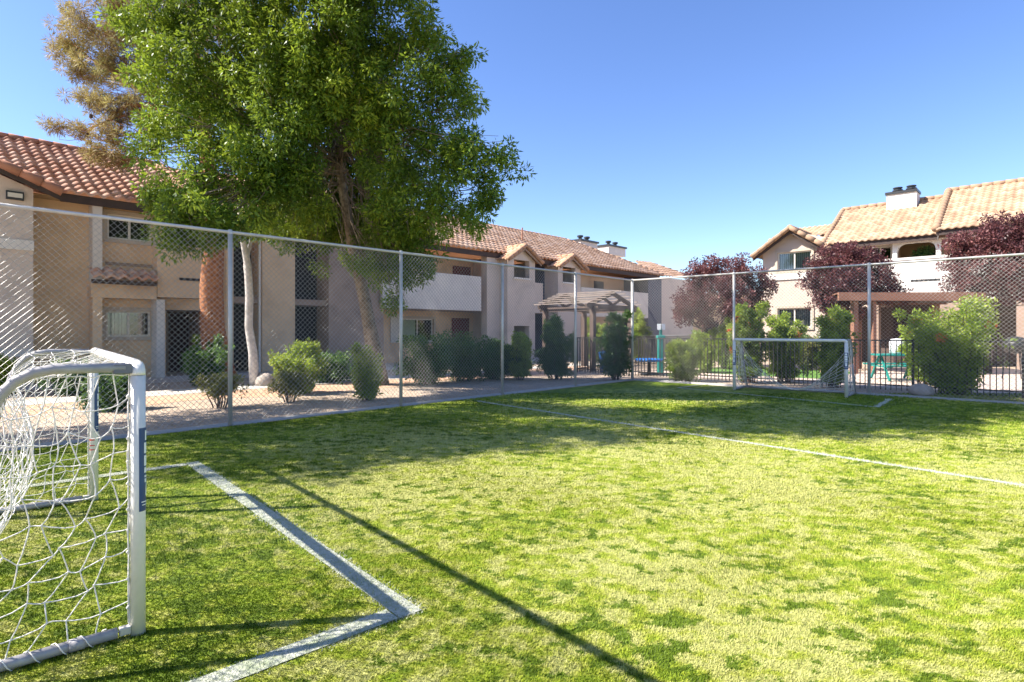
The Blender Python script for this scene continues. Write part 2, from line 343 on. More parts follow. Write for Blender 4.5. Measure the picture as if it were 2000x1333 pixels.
# ------------------------------------------------------------------ tiles
def tile_sheet(name, m, parent, org, along, up, L, lo0, lo1, hi0, hi1, col=.30, row=.40, amp=.06, label=None, K=8):
    """barrel-tile sheet on the plane org + along*t + up*v, v in 0..L; t range narrows linearly from (lo0,hi0) to (lo1,hi1)"""
    org = Vector(org); a = Vector(along).normalized(); u = Vector(up).normalized(); n = a.cross(u)
    if n.z < 0: n = -n
    A = np.array(a); U = np.array(u); Nn = np.array(n); O = np.array(org)
    tmin, tmax = min(lo0, lo1), max(hi0, hi1); nc = int((tmax-tmin)/col*K)+1
    t = tmin+np.arange(nc+1)*col/K; ph = (t/col) % 1.0
    prof = np.where(ph < .6, np.sin(ph/.6*PI), -.45*np.sin((ph-.6)/.4*PI))*amp
    V = []; Fs = []; T = []; cnt = 0; nr = int(math.ceil(L/row)); idx = np.floor(t/col).astype(int)
    for j in range(nr):
        v0 = j*row; v1 = min(L, v0+row+.04); rnd = RNG.random(idx.max()-idx.min()+1)[idx-idx.min()]
        f = v0/L; l = lo0+(lo1-lo0)*f; h = hi0+(hi1-hi0)*f; f1 = v1/L; l1 = lo0+(lo1-lo0)*f1; h1 = hi0+(hi1-hi0)*f1
        keep = (t > min(l, l1)-col) & (t < max(h, h1)+col)
        ti = np.nonzero(keep)[0]
        if len(ti) < 2: continue
        tt = t[ti]; pp = prof[ti]; t0 = np.clip(tt, l, h); t1 = np.clip(tt, l1, h1); jit = RNG.normal()*.004
        rows = [(t0, v0, pp-.005+jit), (t0, v0, pp+.07+jit), (t1, v1, pp+.004)]
        for (q, v, hgt) in rows:
            V.append(O+np.outer(q, A)+U*v+np.outer(hgt, Nn)); T.append(rnd[ti])
        k = len(ti); b = cnt
        for r in range(2):
            i0 = b+r*k+np.arange(k-1); Fs.append(np.stack([i0, i0+1, i0+1+k, i0+k], axis=1))
        cnt += 3*k
    return np_mesh(name, np.concatenate(V), np.concatenate(Fs), m, parent, tint=np.concatenate(T), label=label)
def cap_tiles(mb, p, q, r=.11, step=.38):
    p = Vector(p); q = Vector(q); n = max(1, int((q-p).length/step)); d = (q-p)/n
    for i in range(n): mb.tube([p+d*i, p+d*(i+1.06)], [r*1.12, r*.92], 8)

# ------------------------------------------------------------------ facade helpers
def holed_wall(mb, fr, t0, t1, z0, z1, d, holes, reveal=.12):
    ts = sorted({t0, t1, *[q for h in holes for q in h[:2]]}); zs = sorted({z0, z1, *[q for h in holes for q in h[2:]]})
    for i in range(len(ts)-1):
        for j in range(len(zs)-1):
            tm = (ts[i]+ts[i+1])/2; zm = (zs[j]+zs[j+1])/2
            if any(h[0] < tm < h[1] and h[2] < zm < h[3] for h in holes): continue
            mb.poly([fr.pt(ts[i], d, zs[j]), fr.pt(ts[i+1], d, zs[j]), fr.pt(ts[i+1], d, zs[j+1]), fr.pt(ts[i], d, zs[j+1])])
    for a, b, c, e in holes:
        r = d-reveal
        mb.poly([fr.pt(a, d, c), fr.pt(b, d, c), fr.pt(b, r, c), fr.pt(a, r, c)]); mb.poly([fr.pt(a, d, e), fr.pt(a, r, e), fr.pt(b, r, e), fr.pt(b, d, e)])
        mb.poly([fr.pt(a, d, c), fr.pt(a, r, c), fr.pt(a, r, e), fr.pt(a, d, e)]); mb.poly([fr.pt(b, d, c), fr.pt(b, d, e), fr.pt(b, r, e), fr.pt(b, r, c)])
def window(parent, fr, a, b, c, e, d, blinds='none', trim=True, sill=True):
    """a,b along; c,e heights; d wall plane"""
    f = MB(); w = .055; q = d-.10
    f.fbox(fr, a, b, q, q+.05, c, c+w); f.fbox(fr, a, b, q, q+.05, e-w, e); f.fbox(fr, a, a+w, q, q+.05, c+w, e-w); f.fbox(fr, b-w, b, q, q+.05, c+w, e-w)
    m = (a+b)/2; f.fbox(fr, m-w*.5, m+w*.5, q, q+.055, c+w, e-w)
    wo = f.build('window', M['frame'], parent)
    g = MB(); g.poly([fr.pt(a+w, q+.02, c+w), fr.pt(m-w*.5, q+.02, c+w), fr.pt(m-w*.5, q+.02, e-w), fr.pt(a+w, q+.02, e-w)])
    g.poly([fr.pt(m+w*.5, q+.03, c+w), fr.pt(b-w, q+.03, c+w), fr.pt(b-w, q+.03, e-w), fr.pt(m+w*.5, q+.03, e-w)])
    g.build('pane', M['glass'], wo)
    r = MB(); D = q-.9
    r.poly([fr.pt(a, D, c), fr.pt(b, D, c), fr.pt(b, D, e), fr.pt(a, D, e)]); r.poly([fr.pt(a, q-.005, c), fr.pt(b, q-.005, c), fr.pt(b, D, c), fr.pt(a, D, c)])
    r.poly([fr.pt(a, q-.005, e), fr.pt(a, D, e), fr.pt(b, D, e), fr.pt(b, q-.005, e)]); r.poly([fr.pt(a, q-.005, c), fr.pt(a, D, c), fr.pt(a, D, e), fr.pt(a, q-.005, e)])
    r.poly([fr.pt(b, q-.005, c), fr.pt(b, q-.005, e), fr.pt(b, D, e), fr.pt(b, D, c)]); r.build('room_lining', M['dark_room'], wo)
    if blinds != 'none':
        s = MB(); x = a+w+.03; lim = b-w if blinds == 'full' else m
        while x < lim-.04:
            c0 = fr.pt(x, q-.08, 0); dx = fr.a*.075*math.cos(.5)+fr.o*.075*math.sin(.5)
            p0 = c0; p1 = c0+dx
            s.poly([(p0.x, p0.y, c+w), (p1.x, p1.y, c+w), (p1.x, p1.y, e-w), (p0.x, p0.y, e-w)]); x += .088
        s.build('vertical_blind', M['blind'], wo)
    if trim:
        tr = MB(); k = .11
        tr.fbox(fr, a-k, b+k, d+.002, d+.05, e, e+k); tr.fbox(fr, a-k, a, d+.002, d+.05, c, e); tr.fbox(fr, b, b+k, d+.002, d+.05, c, e); tr.fbox(fr, a-k, b+k, d+.002, d+.06, c-k, c)
        tr.build('trim', M['trim'], wo)
    return wo
def fb(parent, name, m, fr, t0, t1, d0, d1, z0, z1, label=None, bevel=0):
    return MB().fbox(fr, t0, t1, d0, d1, z0, z1).build(name, M[m], parent, label=label, bevel=bevel)
exec_parts = []

# ------------------------------------------------------------------ the setting
LF = Frame((-10.8, 17.3), (.691, .723), (.723, -.691))          # left building facade (eave line), outward to the pitch
RF = Frame((12.25, 28.0), (.723, -.691), (-.691, -.723))        # right building facade
FC = Vector((3.5, 16.68, 0)); FL = Vector((-.691, -.723, 0)).normalized(); FR = Vector((.748, -.663, 0)).normalized()   # cage corner and its two fence lines
NL = Vector((.723, -.691, 0))
def sheet(name, pts, z, m, kind='structure'):
    o = MB().poly([(p[0], p[1], z) for p in pts]).build(name, M[m], None, (0, 0, 0)); return tag(o, kind=kind)
sheet('ground', [(-400, -200), (400, -200), (400, 900), (-400, 900)], -.012, 'gravel')
E = FC+FL*14.11                                                    # far left corner of the cage
D2 = Vector((.656, -.755, 0)).normalized()
i = .12
fe = FC+FR*40; 
sheet('turf', [FC+FL*.1+FR*.1-Vector((0, .12, 0)), fe+FL*.12, fe+Vector((-30, -30, 0)), E+D2*30, E+D2*.1-FL*.1], 0.0, 'turf')
def fpt(t, d): q = LF.pt(t, d, 0); return (q.x, q.y)
sheet('house_walk', [fpt(-14, -2.5), fpt(40, -2.5), fpt(40, 1.9), fpt(-14, 1.9)], -.006, 'concrete')
sheet('path', [fpt(-14, 4.3), fpt(18, 4.3), fpt(18, 5.5), fpt(-14, 5.5)], -.004, 'concrete')
# lighter orange gravel strip by the path, sunlit patches put into colour; wavy edge
up = []; lo = []
for k in range(0, 61):
    t = -14+k*.46; up.append(fpt(t, 5.52)); lo.append(fpt(t, 7.3+.35*math.sin(t*.9)+.2*math.sin(t*2.3)))
sheet('gravel_bed', up+lo[::-1], -.008, 'gravel_sunlit')
def fr2(a, b): q = FC+FR*a-Vector((-.663, -.748, 0)).normalized()*b; return (q.x, q.y)     # a along right fence, b outward
sheet('walkway', [fr2(-1.5, 2.2), fr2(30, 2.2), fr2(30, 4.0), fr2(-1.5, 4.0)], -.006, 'walk_pink')
sheet('lawn', [fr2(-.5, 4.05), fr2(4.2, 4.05), fr2(4.2, 8.2), fr2(-.5, 8.2)], -.005, 'lawn')
sheet('patio', [fr2(4.3, 4.0), fr2(30, 4.0), fr2(30, 14), fr2(4.3, 14)], -.007, 'walk_pink')
kb = MB()
for a, b in ((FC+NL*-.04, FC+FL*14.5+NL*-.04),):
    kb.beam(a+Vector((0, 0, .0)), b+Vector((0, 0, .0)), .09, .05)
kb.beam(FC, FC+FR*40, .09, .05)
tag(kb.build('kerb', M['kerb'], None, (0, 0, 0)), kind='structure')
# painted lines: quads on the turf
LINES = []
def add_line(p, q, w=.13, e=.0):
    p = Vector((p[0], p[1], 0)); q = Vector((q[0], q[1], 0)); d = (q-p).normalized(); s = Vector((-d.y, d.x, 0))*w/2; LINES.append((p-d*e, q+d*e, w))
ww = .13
add_line(G(932, 784), G(2100, 964.5), .115)
C1, C2 = G(384, 905)-Vector((.023, .02, 0)), G(800, 1188)-Vector((.023, .02, 0))
dC = (C1-C2).normalized(); dB = Vector((-.742, -.67, 0))
add_line(C2-dC*.065, C1+dC*.065, .155)
add_line(C2+dB*.07, C2+dB*2.6, .15); add_line(C1+dB*.07, C1+dB*2.6, .15)
a, b = G(1324, 758), G(1712, 796)
add_line(a, b, .11); add_line(a, G(1383, 751), .11); add_line(b, G(1738, 780), .11)
ml = MB()
for k, (p, q, w) in enumerate(LINES):
    d = (q-p).normalized(); s = Vector((-d.y, d.x, 0))*w*.40; z = Vector((0, 0, .004+k*.0004))
    ml.poly([p-s+z, q-s+z, q+s+z, p+s+z])
tag(ml.build('field_line', M['line'], None, (0, 0, 0)), kind='structure')
# turf blades: real pile near the camera
def in_line(x, y):
    r = np.zeros(len(x), dtype=bool)
    for p, q, w in LINES:
        d = (q-p); L = d.length; d = d/L; u = (x-p.x)*d.x+(y-p.y)*d.y; v = -(x-p.x)*d.y+(y-p.y)*d.x
        r |= (u > -.02) & (u < L+.02) & (np.abs(v) < w/2-.008+.018*RNG.normal(size=len(x))+.012*np.sin(u*7)*np.sin(u*3.1+1)) & (RNG.random(len(x)) < .86)
    return r
NB = 920000
y = 1.6*np.exp(RNG.random(NB)*math.log(13/1.6)); x = (RNG.random(NB)*2-1)*1.18*y
ins = ((x-E.x)*(-FL.y)+(y-E.y)*FL.x) 
sd = (x-FC.x)*NL.x+(y-FC.y)*NL.y
x = x[sd > .12]; y = y[sd > .12]; n = len(x)
Lb = (.0115+.0014*y)*(.7+.6*RNG.random(n)); Wb = .0013+.0006*y
ang = .8*np.sin(x*1.7+1.3*np.sin(y*1.1))+.8*np.sin(y*2.1+x*.6)+RNG.normal(size=n)*.9+.3
lean = .7+.22*np.sin(x*3.1+np.sin(y*2.7)*1.5)*np.sin(y*2.3)+RNG.normal(size=n)*.25
dx = np.cos(ang); dy = np.sin(ang); wa = RNG.random(n)*6.28
p0 = np.stack([x, y, np.full(n, -.002)], 1); sv = np.stack([np.cos(wa), np.sin(wa), np.zeros(n)], 1)*Wb[:, None]
tip = p0+np.stack([dx*np.sin(lean), dy*np.sin(lean), np.cos(lean)], 1)*Lb[:, None]
Vb = np.stack([p0-sv, p0+sv, tip], 1).reshape(-1, 3)
il = in_line(x, y)
tb = np_mesh('artificial_grass', Vb, np.arange(n*3).reshape(-1, 3), [M['blade'], M['line_blade']], None, (0, 0, 0), tint=np.repeat(RNG.random(n), 3), midx=il.astype(np.int32))
tag(tb, kind='stuff')

# ------------------------------------------------------------------ chain link cage
FH = 2.89
def chain_fence(name, p, d, L, posts, label, rr=.024, skip_first=False):
    o = thing(name, p, label, 'fence', 'chain link fences round the pitch')
    up = Vector((0, 0, 1)); nrm = d.cross(up)
    MB().tube([p+up*FH, p+d*L+up*FH], rr, 10).build('top_rail', M['galv'], o, smooth=True)
    for k, t in enumerate(posts):
        b = p+d*t+nrm*0; r = .042 if k == 0 and not skip_first else .032
        m = MB().tube([b-up*.05, b+up*(FH-.02)], r, 12); m.lathe(b+up*(FH-.03), [(r+.006, 0), (r+.006, .04), (.028, .065), (.0, .075)], 12)
        m.build('post', M['galv'], o, smooth=True)
    # woven wire: two families of diagonals
    pch = .080; r = .0024; H = FH-.03; z0 = .03; V = []; Fs = []
    def rods(sgn, off):
        ks = np.arange(-int(H/pch)-2, int((L+H)/pch)+2)*pch
        for k in ks:
            # x = k + sgn*(z-z0)
            if sgn > 0: za = max(z0, z0-k); zb = min(H, z0+L-k)
            else: za = max(z0, z0+k-L); zb = min(H, z0+k)
            if zb-za < .03: continue
            xa = k+sgn*(za-z0); xb = k+sgn*(zb-z0)
            A = p+d*xa+up*za+nrm*off; B = p+d*xb+up*zb+nrm*off; t = (B-A).normalized(); s = nrm*r; w = t.cross(nrm)*r
            n = len(V)
            for e in (A, B):
                for q in (s*1.0-w*.6, -s*1.0-w*.6, w*1.15): V.append(tuple(e+q))
            Fs.extend([(n, n+1, n+4, n+3), (n+1, n+2, n+5, n+4), (n+2, n, n+3, n+5)])
    rods(1, .0026); rods(-1, -.0026)
    np_mesh('wire_mesh', V, Fs, M['wire'], o)
    MB().tube([p+up*.035, p+d*L+up*.035], .003, 6).build('tension_wire', M['galv'], o)
    return o
chain_fence('chain_link_fence', FC, FL, 14.11, [0, 2.71, 5.38, 8.1, 11.18], 'tall galvanised chain link fence in front of the left apartment block')
chain_fence('chain_link_fence', FC, FR, 13, [2.94, 5.93, 8.95, 12], 'tall galvanised chain link fence behind the far goal, right of the corner post', skip_first=True)
chain_fence('chain_link_fence', E, D2, 9.0, [0, 3.0, 6.6, 9.0], 'chain link fence behind the near goal, casting its long rail shadow on the turf', .027)

# ------------------------------------------------------------------ goals
def net_panel(mb, fn, nu, nv, r, jit=.014, zig=.35, seg=3, du=.1):
    """fn(u,v) -> point; wavy knotted squares"""
    N = [[None]*(nv+1) for _ in range(nu+1)]
    for i in range(nu+1):
        for j in range(nv+1):
            e = (0 if i in (0, nu) else 1)*(0 if j in (0, nv) else 1)
            u = i+((.5 if (i+j) % 2 else -.5)*zig+random.uniform(-.13, .13))*(0 if i in (0, nu) else 1); v = j+random.uniform(-.15, .15)*(0 if j in (0, nv) else 1)
            p = Vector(fn(u/nu, v/nv)); N[i][j] = p+Vector([random.gauss(0, jit) for _ in range(3)])*e
    def strand(a, b, sag):
        m = (a+b)/2+Vector((random.gauss(0, .006), random.gauss(0, .006), -sag*(a-b).length+random.gauss(0, .006)))
        mb.tube([a, a.lerp(m, .55)+Vector((0, 0, -.002)), m.lerp(b, .45), b] if seg > 2 else [a, b], r, 4 if seg < 3 else 5, cap=False)
    for i in range(nu+1):
        for j in range(nv+1):
            if i < nu: strand(N[i][j], N[i+1][j], .07)
            if j < nv: strand(N[i][j], N[i][j+1], .0)
            if 0 < i < nu and 0 < j < nv and seg > 2: mb.lathe(N[i][j]-Vector((0, 0, r*1.8)), [(0, 0), (r*1.9, r*1.2), (r*1.9, r*2.4), (0, r*3.6)], 5)
def goal(label, p1, p2, back, H, R, label_h, net_r, seg, fallen=False):
    """p1,p2 feet of the posts; back = horizontal unit vector to the rear"""
    o = thing('soccer_goal', p1, label, 'goal', 'soccer goals'); up = Vector((0, 0, 1)); ax = (p2-p1).normalized(); front = -back
    Wd = (p2-p1).length; er = R*1.25
    for p, sgn in ((p1, 1), (p2, -1)):
        po = MB(); po.tube([p-up*.0, p+up*(H-er-R)], R, 20); post = po.build('post', M['goal_white'], o, smooth=True)
        # label wrapped round the front half of the post
        z0, z1 = label_h; lb = MB(); wl = MB(); n = 14; r2 = R+.0012; r3 = R+.0022
        def arc(mb, a0, a1, za, zb, rr, skew=0.0, n=10):
            for k in range(n):
                q = []
                for (t, z) in ((k, za), (k+1, za), (k+1, zb), (k, zb)):
                    an = a0+(a1-a0)*t/n; sk = skew if z == zb else 0; an += sk
                    q.append(p+(front*math.cos(an)+ax*math.sin(an))*rr+up*z)
                mb.poly(q)
        arc(lb, -1.55, 1.55, z0, z1, r2, 0, 20); lab = lb.build('label', M['navy'], post, smooth=True)
        hh = z1-z0
        for (za, zb, aa, sk) in ((.845, .965, .70, 0), (.69, .82, .86, 0), (.54, .665, .86, 0), (.40, .425, .8, 0), (.455, .52, .84, .08), (.34, .385, .75, -.1), (.18, .33, .62, .30)):
            arc(wl, -aa, aa, z0+hh*za, z0+hh*zb, r3, sk*.5)
        # open counters of the letters, in navy again
        for (za, zb) in ((.875, .935), (.72, .79), (.57, .635)): arc(wl if False else lb, -.35, .35, z0+hh*za, z0+hh*zb, r3+.0008)
        arc(wl, -1.25, 1.25, z0+hh*.105, z0+hh*.117, r3, 0); arc(wl, -1.15, .6, z0+hh*.07, z0+hh*.08, r3)
        wl.build('lettering', M['label_white'], lab, smooth=True)
        hinge = MB(); hinge.box(p+back*(R+.02)+up*.032, (.045, .034, .036), math.atan2(back.y, back.x)); hinge.build('bracket', M['galv'], post, bevel=.004)
        MB().box(p+back*(R+.03)+up*(H-.035), (.07, .04, .045), math.atan2(back.y, back.x)).build('bracket', M['bracket'], post, bevel=.004)
    cb = MB(); pts = []
    pts.append(p1+up*(H-er-R))
    for k in range(1, 7):
        a = k/6*PI/2; pts.append(p1+up*(H-R-er+er*math.sin(a))+ax*(er-er*math.cos(a)))
    for k in range(6, -1, -1):
        a = k/6*PI/2; pts.append(p2+up*(H-R-er+er*math.sin(a))-ax*(er-er*math.cos(a)))
    cb.tube(pts, R, 20); cb.build('crossbar', M['goal_white'], o, smooth=True)
    D = .95; T = H-.03
    prof = [(.05, T), (.30, T+.004), (.37, T-.008), (.43, T-.04), (.48, T-.10), (.515, T-.18), (.56, T-.34), (.68, .5), (.80, .18), (.86, .06), (D, .03)]
    for p, sgn in ((p1, 1), (p2, -1)):
        q = p+ax*sgn*0
        MB().tube([q+back*s+up*z for s, z in prof[:7]]+[q+back*(.60)+up*(T-.50)], R*.72, 12).build('side_bar', M['goal_grey'], o, smooth=True)
        MB().tube([q+back*(.60)+up*(T-.50), q+back*.74+up*.32, q+back*.86+up*.05], R*.6, 10).build('rear_bar', M['goal_grey'], o, smooth=True)
        gb = MB(); gb.tube([q+back*.08+up*.03, q+back*.9+up*.03], R*.78, 14); gb.tube([q+back*.20+up*.03, q+back*.255+up*.03], R*.9, 14)
        gb.build('ground_bar', M['goal_grey'], o, smooth=True)
    MB().tube([p1+back*.9+up*.03, p2+back*.9+up*.03], R*.7, 12).build('ground_bar', M['goal_grey'], o, smooth=True)
    def S_of_z(z):
        k = max(0, 1-z/(T-.1)); return .50+.38*k**2.6
    nt = MB(); cell = .115
    # side panels
    for p, sgn in ((p1, 1), (p2, -1)):
        def side(u, v):
            z = .045+v*(T-.075); s = u*(S_of_z(z) if z < T-.1 else .50-.09*(z-(T-.1))/.1)+.035*(1-u)
            sagz = -.13*u*(1-u)*4*v*(1-v)*1.2-.10*u*math.sin(PI*v)*.6
            return p+back*s+up*(z+sagz)+ax*sgn*(.02*math.sin(PI*u)*math.sin(PI*v))
        net_panel(nt, side, 7, 10, net_r, .010, .38, seg)
    nw = int(Wd/cell)
    def backp(u, v):
        top_ = (T-.14)*((abs(2*u-1)**1.7) if fallen else 1)
        z = .04+v*top_; mid = math.sin(PI*u)**.6; sag = .16*mid*math.sin(PI*v)
        if fallen: return p1+ax*(Wd*(u+.10*math.sin(2*PI*u)*(1-v)))+back*(S_of_z(z)*.9-.1*mid)+up*z
        return p1+ax*(Wd*u)+back*(S_of_z(z)-sag)+up*(z-.05*mid*v)
    net_panel(nt, backp, nw, 10, net_r*.85, .007, .18, seg)
    def topp(u, v):
        s = .04+v*.46; mid = math.sin(PI*u)**.6
        return p1+ax*(Wd*u)+back*(s-.16*0)+up*(T+.012-.09*mid*v-(.10*max(0, (v-.7)/.3)**2)-.03*mid*math.sin(PI*v))
    if not fallen: net_panel(nt, topp, nw, 4, net_r*.9, .01, .35, seg)
    # lacing round the frame
    for p in (p1, p2):
        z = .12
        while z < T-.1:
            ctr = p+up*z+back*R*.4
            if seg > 2:
                ring = [p+up*(z+.006*k/8)+(back*math.cos(2*PI*k/12)+ax*math.sin(2*PI*k/12))*(R+net_r) for k in range(-3, 4)]
                nt.tube([p+up*(z)+back*(R+.004), p+up*(z+.012)+back*(R+.012), p+up*(z+.02)+back*(R+.004)], net_r*1.8, 5)
            z += random.uniform(.09, .14)
        rope = [p+up*zz+back*(R+.007+random.uniform(-.002, .003))+ax*random.uniform(-.005, .005) for zz in [.06+k*.06 for k in range(int((T-.1)/.06))]]
        nt.tube(rope, net_r*1.3, 5)
        sp = []
        for k in range(0, 60):
            s = .12+.76*k/59; an = k*.9
            sp.append(p+back*s+up*(.03+math.cos(an)*(R*.8+.006))+ax*math.sin(an)*(R*.8+.006))
        if seg > 2: nt.tube(sp, net_r*.9, 4)
    sp = []
    nk = int(Wd/.012)
    for k in range(nk):
        an = k*.8; sp.append(p1+ax*(.05+(Wd-.1)*k/(nk-1))+up*(T+math.cos(an)*(R+.003))+back*math.sin(an)*(R+.003))
    if not fallen: nt.tube(sp, net_r*.8, 4)
    nt.build('net', M['net'], o, smooth=True)
    return o
p1 = Vector((-1.735, 2.66, 0)); p2 = Vector((-3.47, 4.76, 0))
g1 = goal('near white soccer goal with sagging net at the left edge of the turf', p1, p2, Vector((-.756, -.654, 0)).normalized(), 1.265, .0305, (.57, .955), .0027, 3)
post2 = [c for c in g1.children if c.name.startswith('post')][1]
fr_ = Vector((.756, .654, 0)).normalized(); sdv = Vector((fr_.y, -fr_.x, 0))
for z, h in ((.50, .02), (.455, .008), (.42, .008)):
    mr = MB()
    for k in range(6):
        a0 = -1.9+k*.22; q = []
        # warning sticker on the camera side of the far post
        for t, zz in ((0, z), (.22, z), (.22, z+h), (0, z+h)):
            an = a0+t+3.4; q.append(p2+(fr_*math.cos(an)+sdv*math.sin(an))*.032+Vector((0, 0, zz)))
        mr.poly(q)
    mr.build('warning_sticker', M['label_red'], post2)
q1 = Vector((5.33, 13.75, 0)); q2 = Vector((7.10, 12.18, 0))
goal('far white soccer goal standing in front of the chain link corner', q1, q2, Vector((.663, .748, 0)).normalized(), 1.24, .034, (.60, .95), .0042, 2, True)

# ------------------------------------------------------------------ iron pool fence outside the cage
def iron_fence(name, p, d, L, h, label, m, pick=.105, bay=1.9, r=.009):
    o = thing(name, p, label, 'fence'); up = Vector((0, 0, 1))
    for z in (h-.03, .14): MB().beam(p+up*z, p+d*L+up*z, .03, .03).build('rail', M[m], o)
    t = 0
    while t < L+.01:
        MB().box(p+d*t+up*(h/2), (.05, .05, h), math.atan2(d.y, d.x)).build('post', M[m], o)
        if t+bay < L+.1:
            pk = MB(); k = pick
            while k < bay-.04: pk.box(p+d*(t+k)+up*(h/2-.01), (r*2, r*2, h-.06), math.atan2(d.y, d.x)); k += pick
            pk.build('picket_panel', M[m], o)
        t += bay
    return o
ip = Vector((3.86, 18.0, 0))-FR*2.3
iron_fence('iron_fence', ip, FR, 19.0, 1.22, 'dark iron picket fence running behind the far goal outside the cage', 'iron')
iron_fence('iron_fence', ip, Vector((.60, .80, 0)), 15.2, 1.22, 'dark iron picket fence leading away past the slatted gable pergola', 'iron')
pf = P(1262, 655, 34); iron_fence('railing', Vector((pf.x, pf.y, 0)), Vector((.99, -.1, 0)).normalized(), 13.3, 1.2, 'pale railing behind the teal station, below the big plum tree', 'light_rail', .14, 1.9, .012)

# ------------------------------------------------------------------ left apartment block
LB = thing('apartment_building', LF.pt(0, -1, 0), 'long two storey stucco apartment block with red clay tile roof behind the big green tree', 'building')
T = LF.t; ZL = LF.z
ze = ZL(275, 396, 0); zr = ZL(975, 446, -5.0); rise = zr-ze
tE = T(1290, 0)
def lbox(name, m, x0, x1, dp, d0, d1, z0, z1, label=None, bevel=0):
    """box between photo columns x0,x1 taken at depth dp"""
    return fb(LB, name, m, LF, T(x0, dp), T(x1, dp), d0, d1, z0, z1, label, bevel)
upv = Vector((-LF.o.x*5, -LF.o.y*5, rise)); SL = upv.length
rf = tile_sheet('roof', M['tile_mid'], LB, LF.pt(0, .05, ze+.02), LF.a, upv, SL, T(520, 0), T(520, 0), tE+.3, tE-4.0)
rf2 = tile_sheet('roof', M['tile_red'], LB, LF.pt(0, .0, ze-.02), LF.a, upv, SL, -14, -14, T(395, 0), T(395, 0))
rf3 = tile_sheet('roof', M['tile_red'], LB, LF.pt(0, .4, ze-.10), LF.a, upv, SL*.92, T(395, 0)+.1, T(395, 0)+.1, T(520, 0), T(520, 0))
# far hip end and back slope
hp = MB(); a0 = LF.pt(tE+.3, .05, ze); a1 = LF.pt(tE-4.0, -5, zr); a2 = LF.pt(tE+.3, -10, ze)
hp.poly([a0, a2, a1]); hp.poly([LF.pt(-14, -5, zr), LF.pt(tE-4, -5, zr), LF.pt(tE+.3, -10, ze), LF.pt(-14, -10, ze)]); hp.build('rear_roof', M['tile_mid'], LB)
cp = MB(); cap_tiles(cp, LF.pt(-14, -5, zr+.03), LF.pt(T(395, 0), -5, zr+.03)); cp.build('ridge_cap', M['tile_red'], rf2, smooth=True)
cp = MB(); cap_tiles(cp, LF.pt(T(520, 0), -5, zr+.05), LF.pt(tE-4, -5, zr+.05)); cap_tiles(cp, a0+Vector((0, 0, .05)), a1+Vector((0, 0, .05))); cp.build('ridge_cap', M['tile_mid'], rf, smooth=True)
cp = MB(); q0 = LF.pt(T(395, 0), .15, ze+.05); cap_tiles(cp, q0, q0+upv*.95, .13); cp.build('rake_cap', M['tile_mid'], rf2, smooth=True)
lbox('fascia', 'fascia', 118, 1290, 0, -.10, -.045, ze-.26, ze-.03)
fb(LB, 'soffit', 'stucco_gold', LF, -14, tE, -.62, -.11, ze-.16, ze-.12)
# main recessed wall planes
DW = -.62
wh = []
def hole(x0, x1, y0, y1, d): return (T(x0, d), T(x1, d), ZL((x0+x1)/2, y1, d), ZL((x0+x1)/2, y0, d))
h1 = hole(209, 296, 422, 470, DW); h2 = hole(207, 294, 608, 658, DW)
dr = (T(324, DW), T(398, DW), 0.0, ZL(360, 606, DW))
mb = MB(); holed_wall(mb, LF, -14, T(452, DW), 0, ze-.12, DW, [h1, h2, dr], .16); mb.build('wall', M['stucco_tan'], LB)
window(LB, LF, *h1, DW, 'none'); window(LB, LF, *h2, DW, 'half')
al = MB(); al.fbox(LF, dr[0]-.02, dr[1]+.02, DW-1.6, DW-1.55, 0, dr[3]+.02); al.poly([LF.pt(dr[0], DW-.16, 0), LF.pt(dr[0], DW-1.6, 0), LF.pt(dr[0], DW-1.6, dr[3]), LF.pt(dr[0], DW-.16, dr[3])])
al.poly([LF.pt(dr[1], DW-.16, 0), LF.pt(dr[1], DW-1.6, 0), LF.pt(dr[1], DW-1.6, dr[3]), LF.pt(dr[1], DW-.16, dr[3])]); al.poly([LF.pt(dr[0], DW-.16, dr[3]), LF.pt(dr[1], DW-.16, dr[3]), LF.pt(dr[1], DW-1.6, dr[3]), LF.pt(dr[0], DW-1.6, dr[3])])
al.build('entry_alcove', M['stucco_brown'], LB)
dd = MB(); dd.fbox(LF, dr[0]+.5, dr[0]+1.4, DW-1.54, DW-1.48, .02, 2.05); do = dd.build('door', M['door_dark'], LB)
MB().lathe(LF.pt(dr[0]+1.3, DW-1.46, 1.0), [(.0, -.03), (.03, -.02), (.03, .02), (0, .03)], 8).build('handle', M['galv'], do)
# left wing with gable
DA = .35
ra = (T(118, DA+.35), ZL(118, 376, DA+.35)); rb = (T(0, DA+.35), ZL(0, 322, DA+.35)); sl = (rb[1]-ra[1])/(rb[0]-ra[0]); tl = rb[0]-2.2; zt = rb[1]+sl*(tl-rb[0])
wz = lambda t: ra[1]+sl*(t-ra[0])-.16
tw = T(65, DA)
wg = MB(); wg.poly([LF.pt(tl-3, DA, 0), LF.pt(tw, DA, 0), LF.pt(tw, DA, wz(tw)), LF.pt(tl, DA, wz(tl)), LF.pt(tl-3, DA, wz(tl)+sl*3)])
wg.poly([LF.pt(tw, DA, 0), LF.pt(tw, DW, 0), LF.pt(tw, DW, wz(tw)), LF.pt(tw, DA, wz(tw))]); wg.build('wing_wall', M['stucco_grey'], LB)
rk = MB(); rk.hexa([LF.pt(t, d, ra[1]+sl*(t-ra[0])+z) for z in (-.20, -.03) for t, d in ((ra[0], DA+.30), (tl, DA+.30), (tl, DA+.34), (ra[0], DA+.34))]); rk.build('barge_board', M['fascia'], LB)
rs = MB(); rs.poly([LF.pt(ra[0], DA+.3, ra[1]), LF.pt(tl, DA+.3, zt), LF.pt(tl, -5, zt), LF.pt(ra[0], 0, ra[1])]); wr = rs.build('wing_roof', M['tile_red'], LB)
